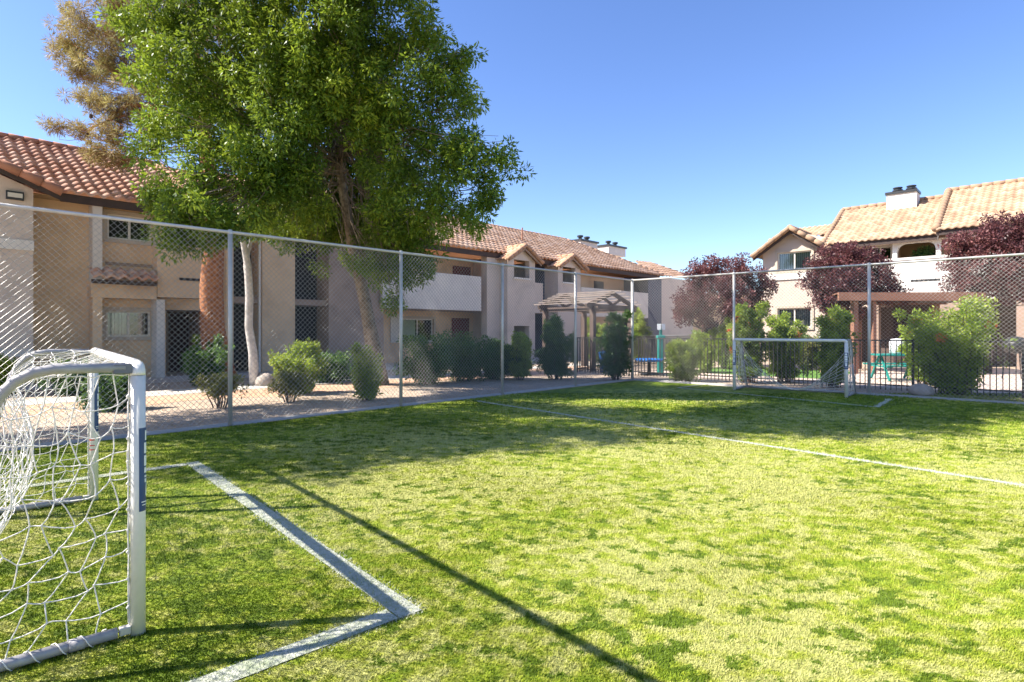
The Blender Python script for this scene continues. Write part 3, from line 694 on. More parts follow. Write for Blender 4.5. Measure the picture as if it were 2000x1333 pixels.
cp = MB(); cap_tiles(cp, LF.pt(ra[0]+.05, DA+.33, ra[1]+.03), LF.pt(tl, DA+.33, zt+.03), .12, .42); cp.build('rake_cap', M['tile_red'], wr, smooth=True)
for (y0, y1, mm) in ((468, 488, 'stucco_white'), (683, 697, 'stucco_pale')):
    fb(LB, 'trim_band', mm, LF, tl-3, tw+.01, DA+.003, DA+.06, ZL(30, y1, DA), ZL(30, y0, DA))
z0 = ZL(28, 391, DA); z1 = ZL(28, 375, DA)
sc = MB(); sc.fbox(LF, T(11, DA), T(46, DA), DA+.003, DA+.10, z0, z1); s_ = sc.build('wall_light', M['black_met'], LB)
MB().fbox(LF, T(14, DA), T(43, DA), DA+.102, DA+.125, z0+.05, z1-.05).build('lens', M['frame'], s_)
# entry details
zc0 = ZL(240, 583, -.1); zc1 = ZL(240, 553, -.1)
lbox('column', 'stucco_pale', 181, 200, -.1, DW+.003, -.1, ZL(190, 560, -.1), ze-.14)
lbox('column', 'stucco_tan', 181, 200, -.1, DW+.003, -.1, 0, zc0)
lbox('beam', 'stucco_tan', 178, 306, -.1, DW+.003, -.08, zc0, zc1)
lbox('overhang', 'stucco_tan', 307, 400, -.1, DW+.003, -.06, ZL(350, 582, -.1), ZL(350, 482, -.1))
lbox('vent_slot', 'dark_room', 350, 392, -.06, -.058, -.03, ZL(370, 549, -.06), ZL(370, 544, -.06))
lbox('column', 'stucco_pale', 305, 321, -.1, DW+.003, -.05, 0, zc0-.003)
za = ZL(240, 530, 0); zb = ZL(240, 545, .25)
tile_sheet('awning', M['tile_red'], LB, LF.pt(0, .28, zb), LF.a, Vector((-LF.o.x*.62, -LF.o.y*.62, za-zb+.1)), .66, T(178, .1), T(178, .1), T(305, .1), T(305, .1), row=.33)
lbox('awning_fascia', 'fascia', 178, 305, .1, .10, .20, zb-.16, zb-.05)
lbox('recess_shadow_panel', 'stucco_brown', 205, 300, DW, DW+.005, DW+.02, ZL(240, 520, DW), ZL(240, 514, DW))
# middle part: deep recessed wall, projecting fins
DR = -2.0
mb = MB()
hw = hole(785, 846, 623, 668, DR); 
holed_wall(mb, LF, T(452, DR), tE, 0, ze-.12, DR, [hw], .14); mb.build('wall', M['stucco_tan'], LB)
window(LB, LF, *hw, DR, 'half')
zf0 = ZL(940, 608, 0); zf1 = zf0+.28
lbox('floor_slab', 'stucco_brown', 452, 1285, -.5, DR+.003, -.42, zf0+.003, zf0+.22)
lbox('wall_fin', 'stucco_tan', 441, 455, -.3, DR+.003, -.25, 0, ze-.13)
lbox('wall_fin', 'stucco_tan', 511, 575, -.3, DR+.003, -.25, 0, ze-.13)
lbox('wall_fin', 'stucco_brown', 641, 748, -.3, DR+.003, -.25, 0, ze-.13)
lbox('recess_shade', 'dark_room', 455, 511, -.8, DR+.01, -1.2, 0, ze-.13); lbox('recess_shade', 'dark_room', 575, 641, -.8, DR+.01, -1.2, 0, ze-.13)  # near-black boxes paint the shade in the recesses between the fins
MB().tube([LF.pt(T(507, -.2), -.2, 0), LF.pt(T(507, -.2), -.2, ze-.3)], .035, 8).build('downpipe', M['stucco_white'], LB)
lbox('balcony', 'stucco_pale', 748, 940, 0, -.18, 0, zf0, ZL(940, 541, 0), bevel=.01)
lbox('column', 'stucco_grey', 951, 976, -.1, -.5, -.1, 0, ze-.14)
def door(x0, x1, d, z0, h, m):
    o = MB().fbox(LF, T(x0, d), T(x1, d), d+.004, d+.05, z0, z0+h).build('door', M[m], LB)
    MB().lathe(LF.pt(T(x0, d)+.12, d+.075, z0+1.0), [(.0, -.03), (.03, -.02), (.03, .02), (0, .03)], 8).build('handle', M['galv'], o)
door(882, 915, DR, .02, 2.05, 'door_red'); door(884, 918, DR, zf1-.03, 2.05, 'door_red'); door(1160, 1178, DR, zf1-.03, 2.05, 'door_dark'); door(1070, 1084, DR, .02, 2.05, 'door_red')
lbox('wall_panel', 'frame', 762, 780, DR, DR+.004, DR+.05, .9, 2.2)
h3 = hole(895, 945, 505, 545, DR)
# gabled bays
def bay(x0, x1, yp, ye, yw0, yw1, xw0, xw1, low):
    D = .45; a = T(x0, D); b = T(x1, D); m = (a+b)/2; zp = ZL((x0+x1)/2, yp+6, D); zz = ZL(x0, ye, D)
    hs = [(T(xw0, D), T(xw1, D), ZL((xw0+xw1)/2, yw1, D), ZL((xw0+xw1)/2, yw0, D))]
    if low: hs.append((T(xw0, D), T(xw1, D), ZL((xw0+xw1)/2, 672, D), ZL((xw0+xw1)/2, 637, D)))
    w = MB(); holed_wall(w, LF, a, b, 0, zz, D, hs, .3); w.poly([LF.pt(a, D, zz), LF.pt(b, D, zz), LF.pt(m, D, zp)])
    w.poly([LF.pt(a, D, 0), LF.pt(a, DR, 0), LF.pt(a, DR, zz), LF.pt(a, D, zz)]); w.poly([LF.pt(b, D, 0), LF.pt(b, D, zz), LF.pt(b, DR, zz), LF.pt(b, DR, 0)])
    bw = w.build('bay', M['stucco_grey'], LB)
    for h in hs:
        MB().fbox(LF, h[0]-.06, h[1]+.06, D+.003, D+.07, h[2]-.09, h[2]-.003).build('sill', M['stucco_white'], bw)
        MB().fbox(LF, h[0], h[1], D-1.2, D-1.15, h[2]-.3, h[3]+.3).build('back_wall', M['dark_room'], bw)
    # gable roof: ridge runs back along -o
    ov = .22; dz = zp-zz; back = -LF.o; run = (b-a)/2+ov; pit = dz/((b-a)/2); e = zp-pit*run+.06; inn = 3.2
    for sg in (-1, 1):
        org = LF.pt(m+sg*run, D+.3, e); uv = Vector((-sg*LF.a.x*run, -sg*LF.a.y*run, zp+.06-e)); Ls = uv.length
        tile_sheet('bay_roof', M['tile_mid'], LB, org, back, uv, Ls, 0, 0, .9, inn, col=.26, row=.34)
    cp = MB(); cap_tiles(cp, LF.pt(m, D+.34, zp+.1), LF.pt(m, D-2.6, zp+.1), .10)
    for sg in (-1, 1): cap_tiles(cp, LF.pt(m+sg*(run+.03), D+.32, e+.02), LF.pt(m, D+.32, zp+.10), .095, .33)
    cp.build('rake_cap', M['tile_mid'], bw, smooth=True)
    bb = MB()
    for sg in (-1, 1): bb.hexa([LF.pt(t, d, z0+q) for q in (-.12, 0) for t, d, z0 in ((m+sg*run, D+.22, e-.03), (m, D+.22, zp-.02), (m, D+.26, zp-.02), (m+sg*run, D+.26, e-.03))])
    bb.build('barge_board', M['stucco_brown'], bw)
bay(991, 1045, 478, 505, 508, 543, 1004, 1034, True)
bay(1090, 1134, 497, 520, 521, 552, 1099, 1124, False)
lbox('balcony', 'stucco_grey', 1045, 1061, 0, -.18, -.02, ZL(1052, 612, 0), ZL(1052, 553, 0))
lbox('wall_fin', 'shade_blue', 1062, 1090, -.5, DR+.003, -.5, 0, ze-.13); lbox('wall_fin', 'shade_blue', 976, 991, -.3, DR+.003, -.5, 0, ze-.13)  # dark blue blocks paint the shaded gaps beside the bays
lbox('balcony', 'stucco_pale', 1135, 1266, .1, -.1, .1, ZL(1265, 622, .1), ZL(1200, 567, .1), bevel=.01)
lbox('end_wall', 'shade_blue', 1266, 1292, -.1, -6, -.1, 0, ze-.13)
# the far return of the block, turned to the court
fw = LF.pt(tE, -.3, 0); er = MB(); 
er.hexa([fw+Vector((x, y, z)) for z in (0, ze-.12) for x, y in ((0, 0), (3.2, 2.2), (1.8, 6), (-2, 6))]); er.build('far_wing_wall', M['stucco_grey'], LB)
uv = Vector((-.6*2.6, .8*2.6, 1.3)); tile_sheet('far_wing_roof', M['tile_mid'], LB, fw+Vector((-.6, -.5, ze)), Vector((.82, .57, 0)), uv, uv.length, 0, 1.5, 5.2, 3)
# chimneys and pipe
for (x0, x1, yt, d) in ((1123, 1156, 470, -5.2), (1178, 1211, 480, -5.2)):
    c = lbox('chimney', 'stucco_pale', x0, x1, d, d-.7, d+.5, zr-.5, ZL((x0+x1)/2, yt+5, d))
    zc = ZL((x0+x1)/2, yt+5, d); a = T(x0, d); b = T(x1, d)
    MB().fbox(LF, a-.08, b+.08, d-.8, d+.6, zc, zc+.13).build('cap', M['black_met'], c)
    for k in (.3, .7): MB().lathe(LF.pt(a+(b-a)*k, d, zc+.13), [(.13, 0), (.13, .22), (.22, .24), (.22, .36), (.0, .40)], 12).build('flue', M['black_met'], c)
MB().tube([LF.pt(T(1020, -2.5), -2.5, ze+1), LF.pt(T(1020, -2.5), -2.5, ZL(1020, 445, -2.5))], .04, 8).build('vent_pipe', M['tile_red'], LB)

# ------------------------------------------------------------------ right apartment building
RB = thing('apartment_building', RF.pt(3, -1, 0), 'sunlit cream two storey apartment building with pale tile roof and arched balcony on the right', 'building')
TR = RF.t; ZR = RF.z
tw1 = TR(1612, 0); zeR = ZR(1492, 497, 0); tpk = tw1/2; zpk = ZR(1553, 452, 0)
hU = (TR(1519, 0), TR(1585, 0), ZR(1552, 529, 0), ZR(1552, 492, 0)); hD = (TR(1519, 0), TR(1585, 0), ZR(1552, 640, 0), ZR(1552, 602, 0))
w = MB(); holed_wall(w, RF, 0, tw1, 0, zeR, 0, [hU, hD], .12); w.poly([RF.pt(0, 0, zeR), RF.pt(tw1, 0, zeR), RF.pt(tw1, 0, zpk-.45*(zpk-zeR)), RF.pt(tpk, 0, zpk)])
w.poly([RF.pt(tw1, 0, 0), RF.pt(tw1, -6, 0), RF.pt(tw1, -6, zeR), RF.pt(tw1, 0, zeR)]); w.poly([RF.pt(0, 0, 0), RF.pt(0, -8, 0), RF.pt(0, -8, zeR), RF.pt(0, 0, zeR)])
w.build('wing_wall', M['stucco_cream'], RB)
window(RB, RF, *hU, 0, 'full'); window(RB, RF, *hD, 0, 'full')
fb(RB, 'trim_band', 'stucco_white', RF, -.02, tw1+.02, .003, .06, ZR(1550, 546, 0), ZR(1550, 534, 0))
pit = (zpk-zeR)/tpk; run = tpk+.35; e = zpk-pit*run+.08
for sg in (-1, 1):
    org = RF.pt(tpk+sg*run, .45, e); uv = Vector((-sg*RF.a.x*run, -sg*RF.a.y*run, zpk+.08-e))
    tile_sheet('wing_roof', M['tile_pale'], RB, org, -RF.o, uv, uv.length, 0, 0, 5.5, 5.5, col=.28)
cp = MB(); cap_tiles(cp, RF.pt(tpk, .48, zpk+.13), RF.pt(tpk, -5, zpk+.13), .12)
for sg in (-1, 1): cap_tiles(cp, RF.pt(tpk+sg*(run+.03), .46, e+.03), RF.pt(tpk, .46, zpk+.13), .11, .36)
cp.build('rake_cap', M['tile_pale'], RB, smooth=True)
bb = MB()
for sg in (-1, 1): bb.hexa([RF.pt(t, d, z0+q) for q in (-.16, 0) for t, d, z0 in ((tpk+sg*run, .34, e-.03), (tpk, .34, zpk+.02), (tpk, .38, zpk+.02), (tpk+sg*run, .38, e-.03))])
bb.build('barge_board', M['fascia'], RB)
# main roofs
def rroof(x0e, ye0, x1e, ye1, x0r, yr0, x1r, yr1, de, dr_, tex, z_adj=0):
    zeave = (ZR(x0e, ye0, de)+ZR(x1e, ye1, de))/2; zrid = (ZR(x0r, yr0, dr_)+ZR(x1r, yr1, dr_))/2
    uv = Vector((RF.o.x*(dr_-de), RF.o.y*(dr_-de), zrid-zeave)); L = uv.length
    o = tile_sheet('roof', M[tex], RB, RF.pt(0, de, zeave), RF.a, uv, L, TR(x0e, de), TR(x0r, dr_), TR(x1e, de), TR(x1r, dr_), col=.25, row=.34, amp=.034)
    return o, zeave, zrid
r1, ze1, zr1 = rroof(1604, 480, 1834, 456, 1647, 413, 1846, 386, .45, -4.4, 'tile_pale')
r2, ze2, zr2 = rroof(1826, 450, 2150, 418, 1853, 376, 2170, 330, .75, -4.0, 'tile_pale')
r3, ze3, zr3 = rroof(1500, 470, 1620, 458, 1566, 447, 1660, 436, -2.2, -4.6, 'tile_pale')
cp = MB(); cap_tiles(cp, RF.pt(TR(1647, -4.4), -4.4, zr1+.06), RF.pt(TR(1846, -4.4), -4.4, zr1+.06)); cap_tiles(cp, RF.pt(TR(1606, .45), .45, ze1+.05), RF.pt(TR(1647, -4.4), -4.4, zr1+.06)); cp.build('ridge_cap', M['tile_pale'], r1, smooth=True)
cp = MB(); cap_tiles(cp, RF.pt(TR(1853, -4), -4.0, zr2+.06), RF.pt(TR(2170, -4), -4.0, zr2+.06)); cap_tiles(cp, RF.pt(TR(1828, .75), .78, ze2+.06), RF.pt(TR(1853, -4), -4.0, zr2+.06), .14); cp.build('ridge_cap', M['tile_pale'], r2, smooth=True)
zt_ = ZR(1645, 412, -4.4)
bk = MB(); bk.poly([RF.pt(TR(1647, -4.4), -4.4, zr1), RF.pt(12, -4.4, zr1), RF.pt(12, -9, ze1), RF.pt(TR(1600, -4.4)-3, -9, ze1)]); bk.build('rear_roof', M['tile_pale'], RB)
fb(RB, 'fascia', 'fascia', RF, TR(1612, .4), TR(1832, .4), .30, .36, ze1-.2, ze1-.02); fb(RB, 'fascia', 'fascia', RF, TR(1828, .7), 18, .60, .66, ze2-.2, ze2-.02)
fb(RB, 'soffit', 'stucco_cream', RF, tw1, 18, -.62, .29, ze1-.17, ze1-.13)
side = MB(); side.poly([RF.pt(TR(1828, .75)+.04, .7, ze2-.1), RF.pt(TR(1853, -4)+.04, -4, zr2-.05), RF.pt(TR(1853, -4)+.04, -4, zr1-.4), RF.pt(TR(1828, .75)+.04, .7, ze1-.3)]); side.build('gable_cheek', M['stucco_white'], RB)
DU = -.6; zpar = ZR(1790, 507, .3); zpb = ZR(1790, 588, .3)
hA = (TR(1697, DU), TR(1742, DU), zpar-.2, ZR(1720, 482, DU))
w = MB(); holed_wall(w, RF, tw1+.01, TR(1745, DU), zpb-.2, ze1-.15, DU, [hA], .12); w.build('wall', M['stucco_cream'], RB); window(RB, RF, *hA, DU, 'half')
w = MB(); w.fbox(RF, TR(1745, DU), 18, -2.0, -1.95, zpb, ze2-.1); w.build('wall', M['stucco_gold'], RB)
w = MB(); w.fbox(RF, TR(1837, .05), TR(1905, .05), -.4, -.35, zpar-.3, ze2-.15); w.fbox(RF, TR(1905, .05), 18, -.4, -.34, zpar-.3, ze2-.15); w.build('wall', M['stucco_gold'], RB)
# arch screen
ax0, ax1 = TR(1752, .05), TR(1828, .05); zt = ZR(1790, 474, .05); zs = zpar-.1; mid = (ax0+ax1)/2; hwid = (ax1-ax0)/2; top = ze1-.13; ar = MB(); nA = 16; rr = min(.55, hwid*.5)
def arch_z(t):
    q = min(t-ax0, ax1-t); return zt if q >= rr else zt-rr+math.sqrt(max(0, rr*rr-(rr-q)**2))
for k in range(nA*2):
    ta = ax0+(ax1-ax0)*k/(nA*2); tb_ = ax0+(ax1-ax0)*(k+1)/(nA*2); za_, zb_ = arch_z(ta+1e-4), arch_z(tb_-1e-4)
    ar.hexa([RF.pt(ta, -.2, za_), RF.pt(tb_, -.2, zb_), RF.pt(tb_, .05, zb_), RF.pt(ta, .05, za_), RF.pt(ta, -.2, top), RF.pt(tb_, -.2, top), RF.pt(tb_, .05, top), RF.pt(ta, .05, top)])
ar.fbox(RF, TR(1743, .05), ax0, -.2, .05, zs-.2, top); ar.fbox(RF, ax1, TR(1838, .05), -.2, .05, zs-.2, top); ar.build('arch', M['stucco_white'], RB)
bal = MB(); bal.fbox(RF, TR(1690, .3), 18, .1, .3, zpb, zpar); bo = bal.build('balcony', M['stucco_white'], RB, bevel=.01)
MB().fbox(RF, TR(1690, .3)-.03, 18, .06, .35, zpar-.002, zpar+.10).build('coping', M['stucco_white'], bo)
MB().fbox(RF, TR(1779, .3), TR(1836, .3), .302, .312, ZR(1800, 550, .3), ZR(1800, 546, .3)).build('drain_slot', M['black_met'], bo)
MB().fbox(RF, TR(1690, .3), 18, -2.0, .09, zpb+.003, zpb+.2).build('balcony_floor', M['stucco_brown'], bo)
w = MB(); w.fbox(RF, tw1+.01, 18, -2.1, -2.0, 0, zpb+.05); w.build('ground_floor_wall', M['stucco_shaded'], RB)
for x0, x1 in ((1832, 1876), (1985, 2040), (1700, 1716)): fb(RB, 'column', 'stucco_brown', RF, TR(x0, .2), TR(x1, .2), -.25, .2, 0, zpb-.003)
for x0 in (1745, 1905): MB().fbox(RF, TR(x0, -1.95), TR(x0+34, -1.95), -1.995, -1.94, .02, 2.05).build('door', M['door_dark'], RB)
fb(RB, 'balcony_door', 'door_red', RF, TR(1786, -1.9), TR(1800, -1.9), -1.94, -1.9, zpb+.2, zt-.1)
zc = ZR(1760, 378, -3.4); c = fb(RB, 'chimney', 'stucco_white', RF, TR(1731, -3.4), TR(1790, -3.4), -4.3, -3.4, zr1-.8, zc)
MB().fbox(RF, TR(1731, -3.4)-.04, TR(1790, -3.4)+.04, -4.36, -3.34, zc, zc+.12).build('cap', M['black_met'], c)
for x0 in (1750, 1777): MB().lathe(RF.pt(TR(x0, -3.4), -3.8, zc+.12), [(.15, 0), (.15, .07), (.22, .08), (.22, .13), (.16, .14), (.16, .19), (.2, .2), (.2, .25), (0, .27)], 12).build('flue', M['black_met'], c)
# hanging fern basket on the arched balcony
hb = RF.pt(TR(1806, -.6), -.6, zt-.30); o = thing('hanging_plant', hb, 'leafy hanging plant in the arched balcony opening', 'plant')
leaves('foliage', M['dark_leaf'], o, shell_points([(hb-Vector((0, 0, .15)), .38, .8)], 300), 24, .1, .12, .04, .3)
MB().tube([hb, RF.pt(TR(1806, -.6), -.6, ze1-.18)], .006, 5).build('chain', M['iron'], o)
# beige house far behind the first plum tree
hx = thing('far_building', (18, 44, 0), 'beige single storey building far behind the first purple tree', 'building')
MB().box((19, 46, 1.6), (12, 6, 3.2)).build('wall', M['stucco_tan'], hx)
o_ = MB(); o_.poly([(12.4, 42.6, 3.2), (25.6, 42.6, 3.2), (24, 46, 4.4), (14, 46, 4.4)]); o_.poly([(12.4, 49, 3.2), (14, 46, 4.4), (24, 46, 4.4), (25.6, 49, 3.2)]); o_.poly([(12.4, 42.6, 3.2), (14, 46, 4.4), (12.4, 49, 3.2)]); o_.build('roof', M['tile_pale'], hx)
for xx in (15.0, 17.4, 20): MB().box((xx, 42.97, 1.5), (1.0, .06, 1.2)).build('window', M['dark_room'], hx)

# ------------------------------------------------------------------ pergolas
pg = thing('pergola', P(1150, 700, 20.5)*1, 'small gabled slatted pergola just outside the cage corner', 'pergola'); pg.location.z = 0; BASE[pg.name] = Vector(pg.location)
c0 = Vector(((1153-HX)/F0*20.2, 20.2, 0)); ga = Vector((.691, .723, 0)); gb_ = Vector((-.723, .691, 0)); Wg = 2.75; Lg = 2.3
zb_ = 2.20; zt2 = 2.86
for (u, v) in ((.15, 0), (Wg-.15, 0), (.15, Lg-.1), (Wg-.15, Lg-.1)):
    MB().box(c0+ga*u+gb_*v+Vector((0, 0, zb_/2)), (.17, .17, zb_), math.atan2(.723, .691)).build('post', M['wood_dark'], pg, bevel=.008)
for v in (0, Lg-.1):
    b = c0+gb_*v; bm_ = MB(); bm_.beam(b+ga*-.1+Vector((0, 0, zb_+.09)), b+ga*(Wg+.1)+Vector((0, 0, zb_+.09)), .09, .18)
    for s_ in (0, 1):
        bm_.beam(b+ga*(-.25 if s_ == 0 else Wg+.25)+Vector((0, 0, zb_+.10)), b+ga*(Wg/2)+Vector((0, 0, zt2-.04)), .08, .14)
        bm_.beam(b+ga*(Wg/2-.5+1.0*s_)+Vector((0, 0, zt2-.28)), b+ga*(Wg/2)+Vector((0, 0, zb_+.18)), .07, .09)
    bm_.build('truss', M['wood_dark'], pg)
for u in (.15, Wg-.15): MB().beam(c0+ga*u+gb_*-.25+Vector((0, 0, zb_+.02)), c0+ga*u+gb_*(Lg+.15)+Vector((0, 0, zb_+.02)), .08, .16).build('side_beam', M['wood_dark'], pg)
for s_ in (-1, 1):
    for k in range(6):
        f = (k+.25)/6; p = c0+ga*(Wg/2+s_*(Wg/2+.27)*f)+Vector((0, 0, zt2+.055-(zt2-zb_-.1)*f))
        MB().beam(p+gb_*-.35, p+gb_*(Lg+.3), .03, .035).build('slat', M['slat'], pg)
ra_ = thing('pergola', Vector((12.6, 20, 0)), 'flat roofed red brown timber pergola on the right behind the iron fence', 'pergola')
x0, x1, Y0 = (1637-HX)/F0*19.0, (1919-HX)/F0*18.6, 19.0
pA = Vector((x0, 19.0, 0)); pB = Vector((x1, 18.5, 0)); dv = (pB-pA).normalized(); bv = Vector((.35, .94, 0))
MB().beam(pA+Vector((0, 0, 2.56)), pB+Vector((0, 0, 2.52)), .09, .27).build('fascia_board', M['wood_red'], ra_, bevel=.006)
MB().beam(pA+bv*3.4+Vector((0, 0, 2.56)), pB+bv*3.4+Vector((0, 0, 2.56)), .09, .27).build('fascia_board', M['wood_red'], ra_)
for k in range(15):
    q = pA+dv*((pB-pA).length*(k+.5)/15); MB().beam(q+bv*.06+Vector((0, 0, 2.55)), q+bv*3.34+Vector((0, 0, 2.55)), .06, .18).build('rafter', M['wood_dark'], ra_)
for k in range(26):
    q = pA+bv*(.1+3.2*k/25); MB().beam(q+Vector((0, 0, 2.675)), q+dv*(pB-pA).length+Vector((0, 0, 2.665)), .09, .03).build('slat', M['wood_red'], ra_)
for q, r_ in ((pA+dv*.55+bv*.2, .17), (pA+dv*1.25+bv*3.1, .2), (pB-dv*.5+bv*.2, .2), (pB-dv*.5+bv*3.1, .2), (pA+dv*1.15+bv*.2, .12)):
    MB().box(q+Vector((0, 0, 1.2)), (r_, r_, 2.42), .1).build('post', M['wood_red'], ra_, bevel=.01)

# ------------------------------------------------------------------ small objects in the court
b = G(1290, 729); tl_ = thing('waste_station', b, 'teal post station with white sign, beside the blue round table', 'waste station')
MB().box(b+Vector((0, 0, .62)), (.2, .16, 1.24)).build('post', M['teal'], tl_, bevel=.02); MB().box(b+Vector((0, -.02, 1.22)), (.26, .22, .1)).build('hood', M['teal'], tl_, bevel=.02)
MB().box(b+Vector((0, -.05, 1.38)), (.08, .06, .3)).build('neck', M['teal'], tl_)
for s_ in (-1, 1): MB().box(b+Vector((s_*.075, -.10, 1.56)), (.12, .02, .2), s_*.15).build('sign_panel', M['white_pl'], tl_)
b = G(1268, 732); bt = thing('play_table', b, 'low blue round table on a centre stand behind the iron fence', 'table')
MB().lathe(b+Vector((0, 0, .43)), [(0, 0), (.40, 0), (.46, .03), (.47, .06), (.44, .085), (.38, .07), (0, .07)], 28).build('table_top', M['blue'], bt, smooth=True)
MB().lathe(b, [(.3, 0), (.3, .02), (.05, .04), (.05, .43)], 16).build('stand', M['black_met'], bt)
for k in range(3):
    an = k*2.1; MB().beam(b+Vector((0, 0, .05)), b+Vector((math.cos(an)*.5, math.sin(an)*.5, .03)), .06, .04).build('foot', M['black_met'], bt)
b = G(1179, 727); bb_ = thing('bin', b, 'narrow blue bin beside the gabled pergola post', 'bin')
MB().lathe(b, [(.0, 0), (.13, .0), (.16, .62), (.175, .64), (.175, .68), (.0, .74)], 18).build('body', M['blue'], bb_, smooth=True)
MB().box(b+Vector((0, -.12, .66)), (.2, .06, .05)).build('handle', M['blue'], bb_)
b = G(1752, 743); pt_ = thing('picnic_table', b, 'teal metal picnic table under the red brown pergola', 'table'); rz = -.15
MB().box(b+Vector((0, 0, .73)), (1.25, .70, .05), rz).build('table_top', M['teal'], pt_, bevel=.01)
for s_ in (-1, 1):
    MB().box(b+Matrix.Rotation(rz, 3, 'Z')@Vector((0, s_*.62, .44)), (1.2, .26, .045), rz).build('seat', M['teal'], pt_, bevel=.01)
    q = Matrix.Rotation(rz, 3, 'Z'); x_ = s_*.45
    for e_ in (-1, 1): MB().beam(b+q@Vector((x_, e_*.05, .70)), b+q@Vector((x_, e_*.55, .02)), .05, .05).build('leg', M['teal'], pt_)
    MB().beam(b+q@Vector((x_, -.68, .40)), b+q@Vector((x_, .68, .40)), .04, .04).build('seat_arm', M['teal'], pt_)
b = b+Vector((.0, .05, .757)); b = b+Vector((-.02, -.1, 0)); cj = thing('drink_cooler', b, 'white round cooler jug standing on the teal picnic table', 'cooler')
MB().lathe(b, [(0, 0), (.15, 0), (.195, .03), (.205, .33), (.175, .38)], 22).build('body', M['white_pl'], cj, smooth=True); MB().lathe(b+Vector((0, 0, .382)), [(.175, 0), (.165, .04), (.05, .06), (0, .06)], 22).build('lid', M['white_pl'], cj, smooth=True)
MB().tube([b+Vector((-.19, 0, .26)), b+Vector((-.22, -.05, .30)), b+Vector((0, -.2, .43)), b+Vector((.22, -.05, .30)), b+Vector((.19, 0, .26))], .008, 6).build('handle', M['white_pl'], cj)
b = G(1612, 728); ub = thing('utility_box', b, 'small white capped utility pedestal behind the far goal crossbar', 'utility box')
MB().box(b+Vector((0, 0, .60)), (.28, .22, 1.2)).build('body', M['stucco_tan'], ub, bevel=.01); MB().lathe(b+Vector((0, 0, 1.2)), [(.2, 0), (.2, .06), (.14, .14), (0, .15)], 16).build('cap', M['white_pl'], ub)
b = G(1983, 741); gr_ = thing('barbecue_grill', b, 'black covered barbecue grill at the right edge behind the iron fence', 'grill')
MB().lathe(b+Vector((0, 0, .74)), [(0, 0), (.22, .05), (.30, .2), (.31, .26), (.28, .4), (.15, .5), (0, .52)], 20).build('bowl', M['black_met'], gr_, smooth=True)
for k in range(3):
    an = k*2.1+.4; MB().tube([b+Vector((math.cos(an)*.2, math.sin(an)*.2, .8)), b+Vector((math.cos(an)*.3, math.sin(an)*.3, 0))], .014, 6).build('leg', M['black_met'], gr_)
for (px, py, r_, lb_) in ((520, 752, .30, 'brown boulder at the foot of the pale leaning trunk'), (1800, 772, .22, 'rounded stone at the base of the large yellow green shrub')):
    b = G(px, py); s_ = MB(); 
    prof = [(0, 0), (r_*.9, 0), (r_*1.05, r_*.3), (r_*.9, r_*.75), (r_*.5, r_*1.05), (0, r_*1.1)]; s_.lathe(b, prof, 12)
    s_.v = [(x+random.uniform(-.12, .12)*r_, y+random.uniform(-.12, .12)*r_, max(-.02, z+random.uniform(-.1, .1)*r_)) for x, y, z in s_.v]
    tag(s_.build('boulder', M['stone'], None, b, smooth=True), lb_, 'rock')

# ------------------------------------------------------------------ trees
def tree_from_lobes(name, base, label, cat, lobes_px, leafm, barkm, trunk_pts, trunk_r, L, W, per, dens, spread, droop=.25, inner=.4, squash=.85, extra=(), group=None, tintz=True):
    o = thing(name, base, label, cat, group); tr = MB()
    tr.tube(trunk_pts, trunk_r, 14); tk = tr.build('trunk', M[barkm], o, smooth=True)
    lobes = [(P(x, y, Y), r*Y/F0, squash) for x, y, r, Y in lobes_px]+[(q, 1.6, .7) for q in extra]
    lm = MB(); fine = []
    for i in range(len(trunk_pts)-1):
        for k in range(4): fine.append(Vector(trunk_pts[i]).lerp(Vector(trunk_pts[i+1]), k/4))
    upper = fine[int(len(fine)*(.62 if len(fine) > 30 else .42)):]
    for c, r, s in lobes[:len(lobes_px)]:
        q = min(upper[random.randint(0, len(upper)//2):], key=lambda k: (k-c).length*.35+abs(c.z-k.z-.75*math.hypot(k.x-c.x, k.y-c.y))); pts = limb(lm, q, c, .016+.014*r, .008, .35, 6, 6)
        for k in range(8):
            e = c+Vector(rand_dirs(1)[0])*r*.85; limb(lm, pts[random.choice((2, 3, 4, 5))], e, .011, .004, .15, 4, 3)
    lm.build('limbs', M[barkm], tk, smooth=True)
    pts = shell_points(lobes, dens, inner)
    zt = None
    if tintz:
        # tint drifts in waves through the crown, with random clumps differing
        h = (np.sin(pts[:, 0]*1.9+pts[:, 2]*1.3)+np.sin(pts[:, 1]*2.1-pts[:, 2]*1.7))*.12+.5
        zt = np.clip(h+RNG.normal(size=len(pts))*.22, 0, 1)
    leaves('crown', M[leafm], o, pts, per, spread, L, W, droop, tint_c=zt)
    return o
